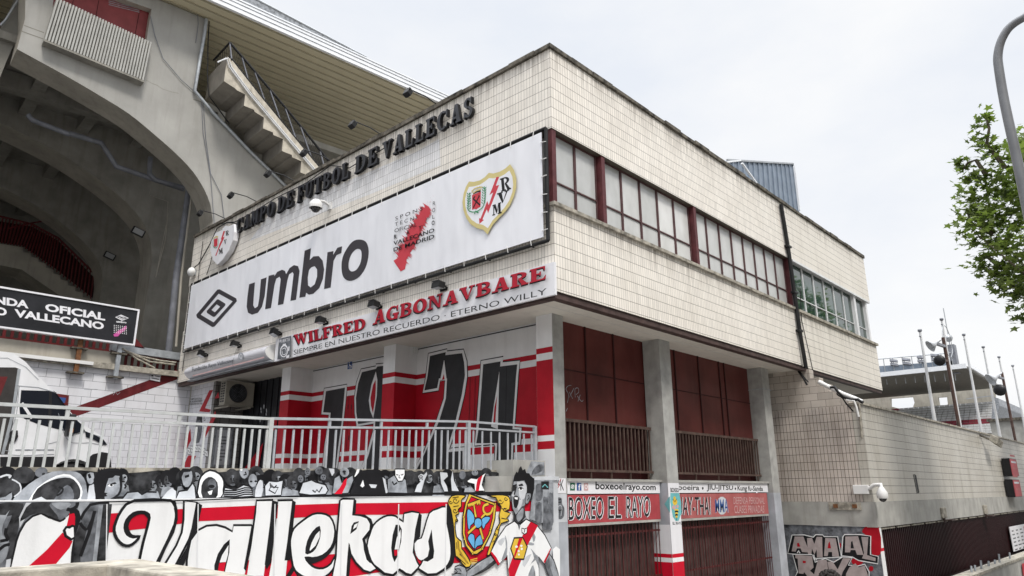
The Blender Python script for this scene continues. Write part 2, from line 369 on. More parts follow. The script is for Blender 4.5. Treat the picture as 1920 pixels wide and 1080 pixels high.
# ---- painted marks and lettering laid on a wall plane, each stroke a hair proud of the one below
_tx = {}
def textmesh(st, bold=0, shear=0):
    k = (st, bold, shear)
    if k not in _tx:
        c = bpy.data.curves.new('t', 'FONT'); c.body = st; c.offset = bold; c.shear = shear; c.resolution_u = 3
        o = bpy.data.objects.new('t', c); me = bpy.data.meshes.new_from_object(o)
        vs = [(q.co.x, q.co.y) for q in me.vertices]; fs = [list(p.vertices) for p in me.polygons]
        bpy.data.objects.remove(o); bpy.data.curves.remove(c); bpy.data.meshes.remove(me)
        x0 = min(q[0] for q in vs); x1 = max(q[0] for q in vs); y0 = min(q[1] for q in vs); y1 = max(q[1] for q in vs)
        _tx[k] = ([((a-x0)/(x1-x0), (b-y0)/(y1-y0)) for a, b in vs], fs)
    return _tx[k]
class Paint:
    def __init__(s, wall, off=.003, step=.0002, mb=None): s.w = wall; s.off = off; s.step = min(step, .0002); s.mb = mb or MB(); s.vw = (0, 0, 1)
    def view(s, ox, oy, k): s.vw = (ox, oy, k); return s
    def up(s): s.off += s.step; return s.off
    def q(s, pts): ox, oy, k = s.vw; return [s.w.uv(ox+a*k, oy+b*k, s.off) for a, b in pts]
    def uvpoly(s, m, uv, holes=(), smooth=0, closed=True):
        o = s.up(); f = (lambda l: crom(l, True, smooth)) if smooth else (lambda l: l)
        s.mb.ngon([s.w.p(a, o) for a in f(list(uv))], m, [[s.w.p(a, o) for a in f(list(h))] for h in holes])
    def poly(s, m, pts, holes=(), smooth=0): s.uvpoly(m, s.q(pts), [s.q(h) for h in holes], smooth)
    def uvline(s, m, uv, wd, smooth=0, closed=False):
        if smooth: uv = crom(list(uv), closed, smooth)
        o = s.up(); n = len(uv); L = []; Rr = []
        ws = wd if isinstance(wd, (list, tuple)) else None
        for i in range(n):
            a = uv[i-1] if (i or closed) else uv[i]; b = uv[(i+1) % n] if (i < n-1 or closed) else uv[i]
            dx, dy = b[0]-a[0], b[1]-a[1]; l = math.hypot(dx, dy) or 1
            if ws: t = i/max(1, n-1)*(len(ws)-1); j = min(int(t), len(ws)-2); h = (ws[j]+(ws[j+1]-ws[j])*(t-j))/2
            else: h = wd/2
            L.append((uv[i][0]-dy/l*h, uv[i][1]+dx/l*h)); Rr.append((uv[i][0]+dy/l*h, uv[i][1]-dx/l*h))
        vs = [s.w.p(a, o) for a in L+Rr]
        s.mb.raw(vs, [(i, (i+1) % n, n+(i+1) % n, n+i) for i in range(n if closed else n-1)], m)
    def line(s, m, pts, wd, smooth=0, closed=False): s.uvline(m, s.q(pts), wd, smooth, closed)
    def out(s, m, ml, pts, wd, smooth=0, holes=()):         # filled shape with an outline
        s.poly(m, pts, holes, smooth)
        for h in [pts]+list(holes): s.line(ml, h, wd, smooth, True)
    def ell(s, m, cx, cy, rx, ry, rot=0, n=14):
        c, d = math.cos(R(rot)), math.sin(R(rot))
        s.poly(m, [(cx+rx*math.cos(t)*c-ry*math.sin(t)*d, cy+rx*math.cos(t)*d+ry*math.sin(t)*c) for t in [2*math.pi*i/n for i in range(n)]])
    def text(s, m, st, quad, bold=0, shear=0, uv=None):     # quad TL TR BR BL
        TL, TR, BR, BL = uv or s.q(quad); o = s.up(); vs, fs = textmesh(st, bold, shear)
        P = [s.w.p(tuple(BL[i]*(1-a)*(1-b)+BR[i]*a*(1-b)+TL[i]*(1-a)*b+TR[i]*a*b for i in (0, 1)), o) for a, b in vs]
        s.mb.raw(P, fs, m)
    def glyphs(s, m, st, uv, gap=.12, shear=0, mbf=None, ext=0):
        """slab-serif word filling the uv box TL TR BR BL"""
        TL, TR, BR, BL = uv
        tot = sum(GW.get(c, 1)+gap for c in st)-gap; x = 0
        for c in st:
            wd = GW.get(c, 1)
            mb = mbf() if mbf else s.mb
            for pl in SLAB.get(c, ()):
                o = s.up() if not ext else s.off + ext
                holes = []
                if isinstance(pl, dict): holes = pl['h']; pl = pl['o']
                def tr(l):
                    r_ = []
                    for a, b in l:
                        a = (x+a*wd)/tot; r_.append(s.w.p(tuple(BL[i]*(1-a)*(1-b)+BR[i]*a*(1-b)+TL[i]*(1-a)*b+TR[i]*a*b for i in (0, 1)), o))
                    return r_
                if ext: s.off += .0002; mb.prism(tr(pl), s.w.n*-ext, m, None, [tr(h) for h in holes])
                else: mb.ngon(tr(pl), m, [tr(h) for h in holes])
            if mbf: yield_ = mbf(mb)
            x += wd+gap
def arc(cx, cy, rx, ry, a0, a1, n=10): return [(cx+rx*math.cos(R(a0+(a1-a0)*i/n)), cy+ry*math.sin(R(a0+(a1-a0)*i/n))) for i in range(n+1)]
def rc(x0, y0, x1, y1): return [(x0, y0), (x1, y0), (x1, y1), (x0, y1)]
def ring(cx, cy, rx, ry, tx, ty, a0, a1): return arc(cx, cy, rx, ry, a0, a1) + arc(cx, cy, rx-tx, ry-ty, a1, a0)
S_ = .1
GW = {'I': .5, 'M': 1.25, 'W': 1.45, 'E': .86, 'F': .84, 'L': .84, 'S': .8, 'P': .9, 'J': .7, 'T': .95, 'B': .92, '·': .3, ' ': .55}
SLAB = {
 'A': [[(.12, 0), (.25, 0), (.58, 1), (.42, 1)], [(.40, 1), (.66, 1), (.94, 0), (.64, 0)], rc(.24, .25, .74, .36), rc(0, 0, .37, S_), rc(.54, 0, 1, S_)],
 'B': [rc(.1, 0, .38, 1), rc(0, 0, .5, S_), rc(0, 1-S_, .5, 1), ring(.45, .745, .47, .255, .26, .1, -90, 90), ring(.48, .265, .5, .265, .27, .1, -90, 90), rc(.36, .45, .5, .54)],
 'C': [ring(.52, .5, .52, .51, .28, .1, 55, 310), [(.86, .62), (.95, .62), (.95, 1), (.88, 1), (.78, .9)], [(.84, .1), (.95, .3), (.98, .3), (.9, .02)]],
 'D': [rc(.1, 0, .38, 1), rc(0, 0, .5, S_), rc(0, 1-S_, .5, 1), ring(.45, .5, .55, .5, .28, .1, -90, 90)],
 'E': [rc(.1, 0, .42, 1), rc(0, 0, .9, S_), rc(0, 1-S_, .9, 1), rc(.4, .46, .65, .56), rc(.6, .36, .7, .66), [(.82, .1), (.97, .32), (1, .32), (.98, 0), (.82, 0)], [(.82, .9), (.88, .7), (.95, .7), (.95, 1), (.82, 1)]],
 'F': [rc(.1, 0, .42, 1), rc(0, 0, .56, S_), rc(0, 1-S_, .95, 1), rc(.4, .44, .68, .54), rc(.62, .34, .72, .64), [(.86, .92), (.92, .66), (1, .66), (1, 1), (.86, 1)]],
 'G': [ring(.5, .5, .5, .51, .28, .1, 55, 330), rc(.62, 0, .9, .4), rc(.5, .36, 1, .46), [(.82, .64), (.91, .64), (.91, 1), (.84, 1), (.74, .9)]],
 'I': [rc(.2, 0, .8, 1), rc(0, 0, 1, S_), rc(0, 1-S_, 1, 1)],
 'L': [rc(.1, 0, .44, 1), rc(0, 0, .9, S_), rc(0, 1-S_, .58, 1), [(.8, .1), (.94, .4), (1, .4), (.98, 0), (.8, 0)]],
 'M': [rc(.1, 0, .2, 1), rc(.66, 0, .9, 1), [(.08, 1), (.36, 1), (.56, .3), (.46, .05)], [(.46, .05), (.56, .3), (.72, 1), (.66, 1)], rc(0, 0, .3, S_), rc(.57, 0, 1, S_), rc(0, 1-S_, .25, 1), rc(.66, 1-S_, 1, 1)],
 'N': [rc(.12, 0, .24, 1), rc(.76, 0, .88, 1), [(.05, 1), (.38, 1), (.88, 0), (.74, 0)], rc(0, 0, .38, S_), rc(0, 1-S_, .3, 1), rc(.62, 1-S_, 1, 1)],
 'O': [{'o': arc(.5, .5, .5, .515, 0, 340, 17), 'h': [arc(.5, .5, .21, .4, 0, 340, 17)]}],
 'P': [rc(.1, 0, .4, 1), rc(0, 0, .54, S_), rc(0, 1-S_, .5, 1), ring(.48, .72, .5, .28, .27, .1, -90, 90)],
 'R': [rc(.1, 0, .38, 1), rc(0, 0, .5, S_), rc(0, 1-S_, .5, 1), ring(.44, .74, .46, .26, .26, .1, -90, 90), [(.42, .5), (.62, .5), (.9, .1), (.9, 0), (.66, 0)], rc(.6, 0, 1, S_)],
 'S': [ring(.46, .74, .42, .27, .26, .1, 20, 270), ring(.5, .27, .46, .28, .28, .1, -160, 90), [(.76, .66), (.84, .66), (.84, 1), (.77, 1), (.66, .92)], [(.14, .34), (.06, .34), (.06, 0), (.13, 0), (.24, .08)]],
 'T': [rc(.33, 0, .67, 1), rc(.18, 0, .82, S_), rc(0, 1-S_, 1, 1), rc(0, .66, .09, 1), rc(.91, .66, 1, 1)],
 'U': [rc(.1, .3, .38, 1), rc(.74, .3, .86, 1), ring(.48, .32, .38, .33, .25, .12, 180, 360), rc(0, 1-S_, .5, 1), rc(.6, 1-S_, 1, 1)],
 'V': [[(.06, 1), (.38, 1), (.60, .1), (.48, 0)], [(.48, 0), (.58, .1), (.9, 1), (.77, 1)], rc(0, 1-S_, .48, 1), rc(.62, 1-S_, 1, 1)],
 'W': [[(.05, 1), (.26, 1), (.38, .1), (.30, 0)], [(.30, 0), (.38, .1), (.56, .95), (.46, .95)], [(.42, 1), (.63, 1), (.74, .1), (.66, 0)], [(.66, 0), (.74, .1), (.93, 1), (.85, 1)], rc(0, 1-S_, .34, 1), rc(.76, 1-S_, 1, 1), rc(.4, 1-S_, .6, 1)],
 '·': [rc(.2, .42, .8, .58)],
}
def split_words(st): return st
# ------------------------------------------------------------------ ground, terrace
def ground(name, polys):
    mb = MB()
    for a in polys: mb.box(*a)
    return mb.build(name, kind='structure')
ground('street_ground', [(-400, 600, -400, 600, -.3, 0, 'asphalt')])
ground('pavement', [(-9.2, 11.4, -2.6, .84, 0, .13, 'paving'), (11.4, 80, -2.6, -1.5, 0, .13, 'paving')])
ground('terrace', [(-30, 1.4, 1.56, 40, 0, 2.6, 'terrace_asphalt'), (1.4, 60, 16.5, 60, 0, 2.55, 'terrace_asphalt')])
# ------------------------------------------------------------------ office block
OB = thing('office_building', 'cream tiled two storey corner block with a ribbon of windows and a murals on its ground floor', 'building', (0, 0, 0))
OB['label'] = 'cream tiled corner block with ribbon windows above a recessed ground floor painted 1924'
XE, YE, ZT, ZW1, ZW0, ZB, ZS = 18.6, 16.05, 11.28, 9.52, 7.97, 6.25, 6.18
XP = 11.32
mb = MB()
mb.box(0, XP, 0, .3, ZW1, ZT, 'cream_tile'); mb.box(XP, XE, 0, .3, ZW1+.02, ZT-.0, 'cream_tile_far')
mb.box(0, .3, .3, YE, ZW1, ZT, 'cream_tile'); mb.box(XE-.3, XE, .3, YE, ZB, ZT, 'cream_tile_far'); mb.box(.3, XE-.3, YE-.3, YE, ZB, ZT, 'cream_tile')
mb.box(0, XP, 0, .3, ZB, ZW0, 'cream_tile'); mb.box(XP, XE, 0, .3, ZB-.02, ZW0, 'cream_tile_far')
mb.box(0, .3, .3, YE, ZB, ZW0, 'cream_tile')
mb.box(.22, .3, .28, YE, ZW0, ZW1, 'soffit_grey'); mb.box(.02, .3, 3, YE-.02, ZW0, ZW1, 'cream_tile')
# whiter overpainted patch of tiles above the banner
pw = Paint(LF, .0025, 0); pw.view(660, 140, .25)
mb.ngon([LF.p(q, .0025) for q in [LF.uv(468, 452), LF.uv(505, 402), LF.uv(780, 285), LF.uv(824, 260), LF.uv(826, 310), LF.uv(700, 362)]], 'white_painted_tile')
mb.build('tiled_wall', OB)
mb = MB()                             # uneven weathered coping stones
def coping(a, b, n, wd, axis):
    for i in range(n):
        p, q = a+(b-a)*i/n, a+(b-a)*(i+1)/n-.012
        h = random.uniform(.075, .115); o = random.uniform(.04, .075)
        if axis == 'x': mb.box(p, q, -o, wd, ZT, ZT+h, 'coping')
        else: mb.box(-o, wd, p, q, ZT, ZT+h, 'coping')
coping(-.05, XE+.05, 26, .36, 'x'); coping(.37, YE, 22, .36, 'y')
mb.build('coping', OB)
mb = MB(); mb.box(.3, XE-.3, .3, YE-.3, 10.9, 11.1, 'gravel'); mb.build('roof', OB)  # unseen roof, coloured pale to throw light upward
mb = MB()
mb.box(-.05, 11.28, -.07, .24, ZW0-.07, ZW0, 'sill_stone'); mb.box(11.4, XE+.06, -.07, .24, ZW0-.09, ZW0-.01, 'sill_stone'); mb.box(-.05, .24, .24, .5, ZW0-.07, ZW0, 'sill_stone')
mb.build('window_sill', OB)
mb = MB(); mb.box(.03, XE-.03, .03, .2, ZS-.05, ZB-.004, 'brown_trim'); mb.box(.03, .2, .2, YE-.03, ZS-.05, ZB-.004, 'brown_trim'); mb.build('edge_trim', OB)
mb = MB(); mb.box(.2, XE-.05, .2, YE-.05, ZS, ZS+.06, 'soffit_paint')
mb.box(.2, 11.5, .62, .635, ZS-.004, ZS, 'soffit_grey'); mb.build('soffit', OB)
# ribbon windows, one part per column of panes
def window(x0, x1, fr, gl, depth=.13, tr=.35):
    m = MB(); b = .026; z0, z1 = ZW0, ZW1; zt = z0+(z1-z0)*tr
    m.box(x0, x0+b, depth, depth+.06, z0, z1, fr); m.box(x1-b, x1, depth, depth+.06, z0, z1, fr)
    for z in (z0, zt-.02, z1-b): m.box(x0+b, x1-b, depth+.002, depth+.058, z, z+b, fr)
    o = m.build('window', OB)
    g = MB(); g.box(x0+b, x1-b, depth+.03, depth+.04, z0+b, zt-.02, gl); g.box(x0+b, x1-b, depth+.03, depth+.04, zt+.03, z1-b, gl); g.build('pane', o)
for a, b, n in ((.16, 1.60, 2), (1.78, 5.42, 5), (5.6, 11.1, 8)):
    for i in range(n): window(a+(b-a)*i/n+.004, a+(b-a)*(i+1)/n-.004, 'mullion', 'frosted_glass')
for i in range(6): window(11.5+5.35*i/6+.004, 11.5+5.35*(i+1)/6-.004, 'window_white', 'green_glass', .1, .3)
window(17.08, 18.1, 'window_white', 'green_glass', .1, .3)
for x in (.0, 1.61, 5.43, 11.11):
    m = MB(); m.box(x+.02, x+.14, .015, .2, ZW0, ZW1, 'window_red'); m.build('window_post', OB)
m = MB(); m.box(16.87, 17.06, .03, .2, ZW0, ZW1, 'window_white'); m.box(18.12, 18.28, .03, .2, ZW0, ZW1, 'window_white'); m.box(11.42, XE-.1, -.03, .06, ZW1-.04, ZW1+.03, 'window_white'); m.build('window_surround', OB)
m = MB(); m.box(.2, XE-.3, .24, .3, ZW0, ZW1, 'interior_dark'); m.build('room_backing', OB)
# pillars: concrete with painted bands on the square side
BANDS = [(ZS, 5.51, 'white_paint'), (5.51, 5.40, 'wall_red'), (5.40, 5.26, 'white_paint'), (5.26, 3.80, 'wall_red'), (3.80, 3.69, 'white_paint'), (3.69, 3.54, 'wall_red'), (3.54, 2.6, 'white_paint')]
def pillar(x0, x1, y0, y1, z0=0, zb=2.7, lowm='pillar_grey'):
    m = MB(); m.box(x0, x1, y0, y1, zb, ZS, 'pillar_concrete'); m.box(x0, x1, y0, y1, z0, zb, lowm); return m
m = pillar(1.04, 1.375, .95, 1.38)
for a, b, k in BANDS: m.box(1.036, 1.04, .955, 1.375, b, a, k)
m.build('pillar', OB)
m = pillar(4.70, 5.17, .77, 1.22)
m.build('pillar', OB)
m = pillar(10.26, 10.72, .82, 1.28); m.build('pillar', OB)
for y0, y1, x0 in ((5.60, 6.06, .79), (10.22, 10.68, .73)):
    m = MB()
    for a, b, k in BANDS: m.box(x0, 1.45, y0, y1, b, a, k)
    m.build('pillar', OB)
# ---- square side: painted wall
W19 = xw(1.45)
m = MB()
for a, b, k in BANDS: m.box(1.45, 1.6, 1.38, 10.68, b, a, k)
m.box(1.43, 1.45, 1.4, 10.66, ZS-.055, ZS-.035, 'black_metal')
P = Paint(W19, .004, .0007, m)
# numerals 1 9 2 4: black edge, white band, black body
def numeral(vw, outer, inner, holes=()):
    P.view(*vw); P.line('mural_black', outer, .05, 0, True); P.poly('white_paint', outer); P.poly('numeral_black', inner)
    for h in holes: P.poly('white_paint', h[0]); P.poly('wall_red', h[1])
Z4 = (500, 640, .2408); Z5 = (760, 600, .2408)
numeral(Z4, [(448, 368), (625, 337), (622, 400), (600, 600), (575, 790), (548, 1010), (430, 1010), (452, 800), (478, 640), (484, 572), (426, 568)],
            [(462, 388), (610, 360), (604, 420), (588, 600), (560, 800), (535, 1010), (442, 1010), (468, 800), (492, 640), (498, 556), (440, 552)])
numeral(Z4, [(735, 218), (850, 195), (850, 180), (1010, 160), (1010, 1010), (725, 1010), (780, 870), (828, 700), (832, 640), (700, 662), (686, 560), (683, 440), (700, 320)],
            [(742, 240), (850, 214), (862, 196), (1010, 178), (1010, 1010), (745, 1010), (795, 880), (838, 720), (846, 622), (712, 645), (697, 550), (695, 440), (712, 330)],
        [([(850, 235), (862, 300), (858, 420), (830, 600), (806, 540), (795, 460), (815, 340)], [(848, 300), (850, 360), (846, 440), (828, 560), (812, 500), (808, 440), (828, 340)])])
numeral(Z5, [(180, 262), (325, 228), (325, 245), (452, 230), (478, 320), (482, 440), (460, 580), (405, 810), (340, 1010), (360, 1000), (462, 990), (462, 1160), (60, 1160), (130, 1060), (240, 790), (300, 610), (310, 470), (270, 470), (258, 548), (135, 568), (160, 440)],
            [(192, 280), (315, 250), (312, 274), (442, 258), (458, 330), (464, 430), (440, 580), (385, 810), (320, 1030), (446, 1018), (446, 1160), (90, 1160), (150, 1040), (262, 790), (316, 610), (325, 455), (262, 455), (248, 530), (148, 548), (172, 440)],
        [([(302, 310), (322, 465), (270, 472)], [(300, 420), (306, 462), (285, 466)])])
numeral(Z5, [(590, 318), (762, 288), (758, 330), (892, 316), (880, 420), (850, 835), (905, 838), (895, 970), (840, 975), (835, 1160), (690, 1160), (700, 985), (690, 965), (540, 978), (552, 850), (575, 540)],
            [(606, 345), (742, 322), (738, 362), (872, 345), (862, 440), (835, 850), (888, 852), (882, 948), (826, 958), (822, 1160), (704, 1160), (716, 958), (552, 960), (570, 850), (592, 540)],
        [([(732, 400), (720, 850), (668, 830), (690, 660)], [(714, 590), (700, 800), (684, 800), (694, 680)])])
P.view(*Z5)
for x in (505, 545): P.line('mural_black', [(x, 440), (x-6, 700), (x-14, 860)], .012)
P.line('mural_black', [(788, 360), (780, 900)], .012)
P.view(*Z4); P.line('mural_black', [(640, 420), (618, 860)], .01); P.line('mural_black', [(665, 420), (645, 860)], .01)
for q in ((635, 510), (660, 510), (640, 750)): P.line('mural_black', [(q[0], q[1]-18), (q[0]-2, q[1]+18)], .035)
m.build('painted_wall', OB)
# dark folding door, grey tiled return wall, white return wall with the bolt
m = MB()
for i in range(20): m.box(1.45+(i % 2)*.03, 1.6, 10.7+i*.18, 10.7+i*.18+.178, 2.6, ZS, 'sign_board_black')
P = Paint(W19, .004, .0007, m); P.view(340, 700, .1852)
P.poly('wall_red', [(640, 960), (780, 960), (830, 700), (760, 800)]); P.poly('wall_red', [(880, 620), (930, 470), (970, 470), (960, 560)])
for (x, y) in ((805, 360), (835, 345), (860, 370), (808, 390), (836, 330), (858, 415), (745, 460), (797, 480), (862, 385)): P.poly('mural_light', [(x-4, y-14), (x+5, y-10), (x+4, y+14), (x-3, y+10)])
m.build('folding_door', OB)
m = MB(); m.box(.5, 1.6, 14.3, 14.45, 2.6, ZS, 'grey_tile'); m.build('return_wall', OB)
m = MB(); m.box(.5, .8, 14.46, 16.05, 2.6, ZS, 'white_small_tile')
P = Paint(xw(.5), .004, .0007, m); P.view(340, 700, .1852)
P.poly('wall_red', [(283, 172), (322, 168), (240, 352), (300, 368), (285, 395), (180, 385)]); P.poly('wall_red', [(375, 190), (385, 250), (335, 255)])
P.poly('wall_red', [(345, 380), (352, 440), (222, 685), (262, 540)]); P.poly('wall_red', [(92, 560), (98, 680), (20, 830), (10, 760)]); P.poly('wall_red', [(70, 830), (150, 835), (90, 950), (15, 950)])
P.poly('mural_grey', [(160, 430), (205, 440), (210, 560), (180, 700), (120, 690), (140, 560)], smooth=2); P.poly('mural_dark', [(165, 432), (210, 440), (205, 500), (185, 470), (160, 480)], smooth=2)
P.line('mural_black', [(232, 435), (228, 480), (245, 470)], .03)
for k, (x, y) in enumerate(((30, 800), (75, 790), (110, 770), (150, 760), (185, 765), (225, 790), (250, 810))):
    P.out('mural_white', 'mural_black', [(x-18, y-35), (x+16, y-28), (x+20, y+34), (x-12, y+28)], .02); P.line('mural_black', [(x-8, y-12), (x+8, y+12)], .018)
for k, y in enumerate((262, 286, 312)): P.text('mural_black', ('CAMPO DE FUTBOL', 'DE VALLECAS DESDE', 'FUNDACION EN 1924')[k], [(90-k*6, y-8), (212, y-16), (210, y+2), (88-k*6, y+9)], .01)
m.build('bolt_wall', OB)
# ---- street side bays: maroon panels, barred openings
YB = 1.25
for x0, x1, cols in ((1.375, 4.70, [.333, .645]), (5.17, 10.26, [.14, .195, .43, .655, .715])):
    m = MB(); m.box(x0-.1, x1+.3, YB, YB+.06, 4.17, ZS, 'maroon_panel')
    m.box(x0, x1, YB-.012, YB-.001, 5.165, 5.185, 'maroon_dark')
    for c in cols: m.box(x0+(x1-x0)*c-.02, x0+(x1-x0)*c+.02, YB-.025, YB-.001, 4.17, ZS, 'maroon_dark')
    if x0 < 2:
        P = Paint(yw(YB), .004, .0005, m); P.view(1020, 580, .25)
        for l in ([(175, 700), (185, 640), (165, 600), (180, 575), (205, 570)], [(190, 660), (225, 590)], [(190, 620), (215, 670)], [(235, 660), (232, 600), (255, 590), (260, 620), (240, 640)], [(255, 690), (272, 640)], [(250, 650), (280, 690), (295, 680)], [(165, 765), (178, 740)]):
            P.line('mural_mid', l, .012, 3)
    m.build('infill_panel', OB)
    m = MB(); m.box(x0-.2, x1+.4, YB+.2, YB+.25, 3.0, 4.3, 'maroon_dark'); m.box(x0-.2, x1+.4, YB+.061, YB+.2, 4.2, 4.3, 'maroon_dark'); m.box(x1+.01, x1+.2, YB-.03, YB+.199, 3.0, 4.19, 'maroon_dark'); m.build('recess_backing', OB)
    m = MB(); yb = YB-.12
    m.box(x0, x1, yb-.02, yb+.02, 4.10, 4.16, 'bar_brown'); m.box(x0, x1, yb-.02, yb+.02, 3.14, 3.19, 'bar_brown')
    g = m.build('window_bars', OB)
    n = round((x1-x0)/.145); 
    for i in range(n):
        x = x0+(x1-x0)*(i+.5)/n
        if i == 0: 
            b = MB(); b.box(x-.016, x+.016, yb-.015, yb+.015, 3.19, 4.10, 'bar_brown'); b0 = b.build('bar', g); bx = x
        else:
            c = b0.copy(); COL.objects.link(c); c.parent = g; c.location.x = x-bx
    for i in range(5): m = MB(); x = x0+.3+(x1-x0-.5)*i/4; m.box(x, x+.03, yb-.01, yb+.02, 3.0, 3.14, 'bar_brown'); m.build('bar_foot', g)
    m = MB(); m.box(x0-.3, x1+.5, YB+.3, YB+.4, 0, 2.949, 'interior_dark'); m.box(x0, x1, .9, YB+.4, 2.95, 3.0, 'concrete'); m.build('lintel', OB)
# lower parts of the pillars carry the gym paint
m = MB(); P = Paint(yw(.95), .003, .0006, m)
P.view(1020, 850, .25)
P.poly('sign_white', [(66, 185), (163, 187), (165, 298), (70, 300)]); P.poly('mural_light', [(70, 302), (166, 302), (175, 515), (80, 520)])
P.text('mural_black', 'V', [(76, 200), (112, 200), (110, 280), (84, 280)]); P.text('mural_black', 'K', [(122, 196), (150, 196), (150, 278), (124, 280)]); P.line('boxing_red', [(128, 190), (104, 240), (120, 232), (90, 282)], .02)
P.poly('mural_grey', [(86, 340), (130, 335), (136, 380), (152, 410), (150, 470), (125, 495), (88, 480), (82, 420)], smooth=3)
for l in ([(90, 350), (128, 346)], [(90, 370), (130, 366)], [(98, 400), (120, 440), (110, 480)], [(130, 400), (140, 440), (132, 480)], [(90, 430), (140, 425)]): P.line('mural_black', l, .016)
P.line('mural_light', [(105, 400), (126, 390), (135, 420), (128, 470)], .012, 2)
m.build('pillar_paint', OB)
m = MB()
for (wl, x0, x1) in ((xw(4.70), None, None), (yw(.77), None, None)):
    P = Paint(wl, .003, .0006, m)
    s0, s1 = (.775, 1.215) if wl.t.y > .5 else (4.698, 5.17)
    for a, b, k in ((2.93, 2.05, 'sign_white' if wl.t.y < .5 else 'pillar_grey'), (2.05, 1.45, 'sign_white'), (1.45, 1.37, 'mural_red'), (1.37, 1.28, 'mural_white'), (1.28, .02, 'mural_red')):
        P.uvpoly(k, [(s0, b), (s1, b), (s1, a), (s0, a)])
P.view(1180, 880, .18519)
P.poly('teal', [(415, 240), (503, 240), (525, 330), (528, 440), (500, 520), (470, 525), (440, 480), (415, 330)])
P.text('mural_black', 'BOXEO', [(416, 186), (500, 190), (502, 232), (418, 232)], .03); P.text('mural_black', 'EL RAYO', [(438, 532), (534, 530), (536, 558), (440, 562)], .02)
P.ell('mural_yellow', 462, 330, 24, 34); P.ell('mural_yellow', 458, 292, 12, 20); P.ell('pinkish_icon', 452, 385, 20, 22); P.ell('pinkish_icon', 488, 375, 12, 18)
for k in range(5): P.ell('mural_black' if k % 2 else 'mural_yellow', 478, 412+k*17, 20-k*2, 13)
P.line('mural_black', [(482, 486), (478, 515)], .02); P.line('mural_black', [(440, 300), (462, 330), (480, 300)], .012)
P2 = Paint(xw(4.70), .007, .0006, m); P2.view(1180, 880, .18519); P2.poly('teal', [(410, 270), (412, 440), (355, 352)])
m.build('pillar_paint', OB)
# ---- hanging boards of the boxing gym
YS = .94; SG = yw(YS)
def board(name, label, px, mat, x0, x1, z0, z1, cat='sign'):
    m = MB(); m.box(x0, x1, YS, YS+.05, z0, z1, mat); return m
m = MB(); m.box(1.38, 4.64, YS, YS+.05, 2.715, 2.985, 'sign_white'); P = Paint(SG, .002, .0005, m); P.view(1020, 850, .25)
P.text('mural_black', 'boxeoelrayo.com', [(386, 212), (838, 232), (838, 290), (386, 288)], .02)
P.poly('green_icon', [(196, 220), (232, 221), (232, 279), (196, 279)]); P.ell('sign_white', 214, 250, 12, 17); P.ell('green_icon', 214, 250, 8, 12); P.line('sign_white', [(208, 262), (220, 238)], .025)
P.poly('blue_icon', [(246, 221), (280, 222), (281, 279), (247, 279)]); P.text('sign_white', 'f', [(258, 230), (274, 230), (274, 277), (258, 277)], .03)
P.poly('pinkish_icon', [(299, 222), (331, 223), (332, 279), (300, 279)]); P.ell('sign_white', 316, 251, 11, 17); P.ell('pinkish_icon', 316, 251, 7, 11)
o = m.build('gym_sign', label='long white gym board lettered boxeoelrayo.com above the left shutter', category='sign', group='gym boards')
m = MB(); m.box(1.38, 4.6, YS, YS+.05, 2.17, 2.695, 'boxing_red'); P = Paint(SG, .002, .0005, m); P.view(1020, 850, .25)
for st, a, b in (('BOXEO', 186, 446), ('EL', 482, 580), ('RAYO', 618, 796)):
    yl = lambda x: (328-(x-186)*.012, 503-(x-186)*.045)
    qd = lambda d: [(a+d, yl(a)[0]+d), (b+d, yl(b)[0]+d), (b+d, yl(b)[1]+d), (a+d, yl(a)[1]+d)]
    P.text('sign_white', st, qd(4), .010); P.text('sign_white', st, qd(-3), .010); P.text('sign_black', st, qd(0), .004)
m.box(1.38, 4.6, YS+.002, YS+.07, 2.12, 2.168, 'concrete')
m.build('gym_sign', label='red gym board with tall letters BOXEO EL RAYO above the left shutter', category='sign', group='gym boards')
m = MB(); m.box(5.175, 10.2, YS, YS+.05, 2.715, 2.985, 'sign_white'); P = Paint(SG, .002, .0005, m); P.view(1180, 880, .18519)
P.text('mural_black', 'Capoeira', [(395, 150), (708, 160), (708, 226), (395, 226)], .012); P.text('mural_black', 'JIU-JITSU', [(785, 150), (1050, 165), (1050, 222), (785, 224)], .015); P.text('mural_black', 'Kung fu-Sanda', [(1096, 162), (1352, 172), (1352, 234), (1096, 230)], .015)
P.ell('mural_black', 744, 192, 8, 14); P.ell('mural_black', 1074, 196, 7, 12)
m.build('gym_sign', label='white gym board listing Capoeira, Jiu-Jitsu and Kung fu above the right shutter', category='sign', group='gym boards')
m = MB(); m.box(5.175, 10.1, YS, YS+.05, 2.15, 2.695, 'boxing_red_faded'); P = Paint(SG, .002, .0005, m); P.view(1180, 880, .18519)
for d, k, bo in ((4, 'sign_white', .015), (0, 'sign_black', .006)):
    P.text(k, 'MUAY-THAI', [(430+d, 280), (818+d, 280), (822+d, 462), (430+d, 470)], bo)
P.ell('mural_light', 938, 368, 56, 92); P.text('sign_white', 'MMA', [(868, 300), (1000, 302), (1006, 436), (872, 440)], .03); P.text('blue_icon', 'MMA', [(868, 300), (1000, 302), (1004, 434), (872, 438)], .012)
P.text('pinkish_icon', 'DEFENSA PERSONAL', [(1056, 280), (1370, 284), (1370, 350), (1056, 352)], 0); P.text('pinkish_icon', 'CLASES PRIVADAS', [(1062, 366), (1366, 366), (1366, 440), (1066, 444)], 0)
m.box(5.175, 10.1, YS+.002, YS+.07, 2.10, 2.148, 'concrete')
m.build('gym_sign', label='faded red gym board with MUAY-THAI and MMA above the right shutter', category='sign', group='gym boards')
